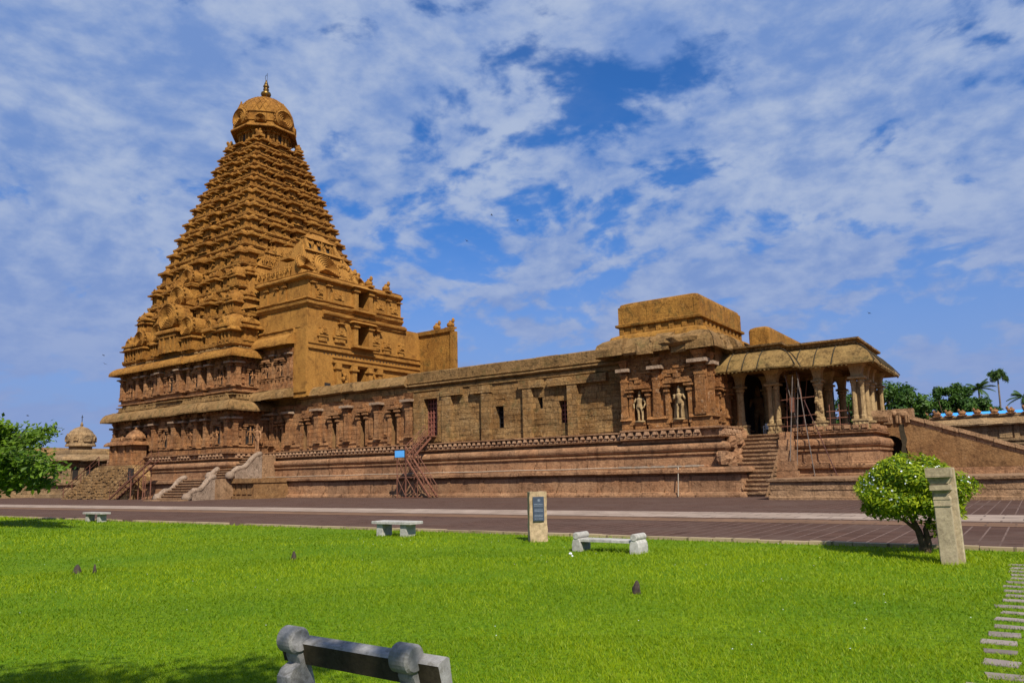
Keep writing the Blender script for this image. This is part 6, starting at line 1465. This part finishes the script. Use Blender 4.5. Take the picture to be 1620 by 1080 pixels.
def palm(x, y, zc, fr, nf, droop, label, seed, lean=.0, name='palm_tree', leafw=.09, short=False):
    nr_ = np.random.default_rng(seed); t_ = thing(name, label, 'palm', (x, y, 0), 'palms beyond the temple court'); m = MB()
    m.path([(x+lean, y, -.2), (x+lean*.7, y, zc*.4), (x+lean*.2, y, zc*.75), (x, y, zc)], [.24, .18, .15, .13], 8); m.build('trunk', 'palmbark', t_, True)
    fm = MB(); V_ = []
    for i in range(nf):
        az = 2*math.pi*i/nf+nr_.uniform(-.3, .3); el = nr_.uniform(-.25, 1.15); L = fr*nr_.uniform(.8, 1.1); pts = []
        for k_ in range(9):
            q = k_/8; hd = L*q*math.cos(el)*(1-.12*q*q); pts.append(Vector((x+hd*math.cos(az), y+hd*math.sin(az), zc+L*q*math.sin(el)-droop*L*q*q)))
        fm.path(pts, [.05-.005*k_ for k_ in range(9)], 4)
        if short:
            for k_ in range(240):
                q = nr_.uniform(.55, 1.0); c_ = pts[0].lerp(pts[-1], q) if q < .6 else pts[min(8, int(q*8))]
                c_ = c_+Vector(tuple(nr_.normal(size=3)*.16)); d_ = Vector((nr_.normal()*.3, nr_.normal()*.3, -1)).normalized()*nr_.uniform(.2, .45); s_ = Vector((math.sin(az+k_), math.cos(az+k_), 0))*.06
                V_ += [c_-s_, c_+s_, c_+d_]
        else:
            for k_ in range(44):
                q = .10+.90*k_/44; f_ = q*8; a = min(7, int(f_)); c_ = pts[a].lerp(pts[a+1], f_-a); tg = (pts[a+1]-pts[a]).normalized(); sd_ = tg.cross(Vector((0, 0, 1))).normalized()
                for sg in (-1, 1):
                    ll = L*.24*math.sin(math.pi*min(.98, q*.85+.12))**.6*nr_.uniform(.8, 1.1); d_ = (sd_*sg*.75+tg*.5+Vector((0, 0, -.45))).normalized()*ll; w2 = tg*leafw*.5
                    V_ += [c_-w2, c_+w2, c_+d_]
    fm.build('frond_stem', 'palmleaf', t_)
    numpy_mesh('frond', np.array([tuple(v) for v in V_]), 3, 'palmleaf', t_, np.repeat(nr_.random(len(V_)//3), 1)); return t_
palm(-7.9, 160, 15.6, 3.6, 20, .42, 'coconut palm with wide arching fronds, left of the slender palm', 71, .3)
palm(-4.75, 160, 17.9, 2.0, 15, .55, 'slender tall palm with ragged hanging leaves against the sky', 72, -.25, 'palm_tree', .1, True)
palm(-1.2, 150, 12.8, 3.4, 13, .40, 'palm with stiff dark fronds at the right edge, above the blue roof', 73, .2)
palm(-8.9, 145, 10.2, 1.6, 9, .5, 'short palm tuft just left of the dark trees', 74, .1)

# shade tree standing behind the camera; its crown shades the near left corner of the lawn
nr = np.random.default_rng(33)
sh_ = thing('shade_tree', 'spreading shade tree over the near left corner of the lawn', 'tree', (1.6, -3.6, 0))
m = MB(); m.path([(1.6, -3.6, -.2), (1.5, -3.5, 1.6), (1.2, -3.2, 3.4), (.6, -2.8, 5.2), (-.2, -2.4, 7)], [.30, .26, .2, .14, .05], 10)
bl = []
for (cx_, cy_, cz_, r_) in ((-1.2, -1.6, 6.4, 1.3), (-2.4, -.8, 6.0, 1.0), (.3, -2.8, 6.7, 1.3), (-.3, -.4, 7.0, 1.0), (-3.4, -1.8, 6.3, 1.1), (-2.0, -3.0, 6.9, 1.2), (.9, -1.0, 5.9, .8), (1.9, -1.6, 6.0, .7)):
    m.path([(.9, -3.0, 4.2), ((.9+cx_)/2, (cy_-3)/2, (4.2+cz_)/2+.3), (cx_, cy_, cz_)], [.09, .06, .02], 6); bl.append((cx_, cy_, cz_, r_, r_, r_*.55))
m.build('trunk', 'bark', sh_, True)
P, d, idx = blob_points(bl, 7000, nr, .1); leaves('crown', P, d+np.array([0, 0, .8]), .22, .5, 'treeleaf', sh_, nr, tint_of(idx, 7000, nr), .15, .5)

# grass: individual blades, closer together and finer near the camera
nr = np.random.default_rng(101)
def grass(n_target):
    out = []
    # rings of distance seen from the lawn's viewing point; blade width grows so that far tufts still cover the soil
    for r0, r1, dens in ((2.2, 5, 4200), (5, 8, 2500), (8, 12, 1200), (12, 17, 560), (17, 24, 240), (24, 34, 110), (34, 60, 48)):
        a0, a1 = R(-80), R(8)
        area = .5*(r1*r1-r0*r0)*(a1-a0); k_ = int(area*dens)
        r = np.sqrt(nr.uniform(r0*r0, r1*r1, k_)); a = nr.uniform(a0, a1, k_); x = r*np.sin(a); y = r*np.cos(a)
        ok = (y < 17.5) & (y > .3); out.append(np.stack([x[ok], y[ok], r[ok]], 1))
    return np.concatenate(out)
G = grass(0)
def fbm(x, y):
    v = np.zeros_like(x)
    for i, (f, a) in enumerate(((.35, 1), (.9, .6), (2.3, .45), (5.1, .3))):
        t = 1.3*i; v += a*np.sin(f*x+1.7*np.sin(f*.7*y+t)+t)*np.sin(f*1.1*y+1.3*np.sin(f*.8*x+2*t)+.5)
    return v
patch = fbm(G[:, 0], G[:, 1])
# keep the stepping stones mostly clear
clear = (G[:, 0] > -.56) & (G[:, 0] < -.30) & (G[:, 1] > 5.6) & (G[:, 1] < 15.4); ph_ = ((G[:, 1]-5.9+.07) % .437); G = G[~(clear & (ph_ < .17) & (nr.random(len(G)) < .9))]; patch = fbm(G[:, 0], G[:, 1])
n = len(G); rr_ = G[:, 2]
hgt = (.022+.014*nr.random(n)+.0010*rr_)*(1+.16*patch)
# longer tufts where the mower does not reach
for (tx, ty, tr_, kk) in ((-15.1, 15.9, 1.0, 2.2), (-34.7, 17, 1.2, 2.0), (-7.5, 14.5, .95, 2.4), (-10.4, 15.7, .5, 2.4), (-4.7, 9.6, .25, 1.5), (-12.9, 10.3, .45, 2.0), (-14.9, 7.0, .6, 2.4), (-1.5, 15.0, .8, 2.0), (-2.0, 16.6, 1.2, 1.6)):
    q = np.exp(-((G[:, 0]-tx)**2+(G[:, 1]-ty)**2)/tr_**2); hgt *= 1+(kk-1)*q*nr.random(n)
edge = np.clip((G[:, 1]-16.9)/.5, 0, 1); hgt *= 1+.9*edge*nr.random(n)
wd = .0022+.00088*rr_; az = nr.uniform(0, 2*np.pi, n); ln = nr.uniform(.25, 1.25, n)*hgt
ba = np.stack([G[:, 0], G[:, 1], np.zeros(n)], 1); side = np.stack([np.cos(az), np.sin(az), np.zeros(n)], 1)*wd[:, None]*.5
la = nr.uniform(0, 2*np.pi, n); tip = ba+np.stack([np.cos(la)*ln, np.sin(la)*ln, hgt], 1)
V = np.empty((n, 3, 3)); V[:, 0] = ba-side; V[:, 1] = ba+side; V[:, 2] = tip
tint = np.clip(.46+.23*patch+nr.normal(size=n)*.17, 0, 1)
tag(numpy_mesh('grass', V.reshape(-1, 3), 3, 'blade', None, tint), kind='stuff')
# small white clover flowers scattered over the lawn
k_ = 170; r = np.sqrt(nr.uniform(16, 500, k_)); a = nr.uniform(R(-72), R(4), k_); x, y = r*np.sin(a), r*np.cos(a); ok = (y < 17) & (y > 2) & (fbm(x*2.1, y*1.7) > .1); x, y = x[ok], y[ok]
W_ = []
for a, b in zip(x, y):
    s_ = .005+.0004*math.hypot(a, b); z = .055+.02*nr.random(); W_ += [(a-s_, b, z), (a, b-s_, z+.3*s_), (a+s_, b, z), (a, b+s_, z+.6*s_)]
tag(numpy_mesh('clover_flowers', np.array(W_), 4, 'petal', None), kind='stuff')
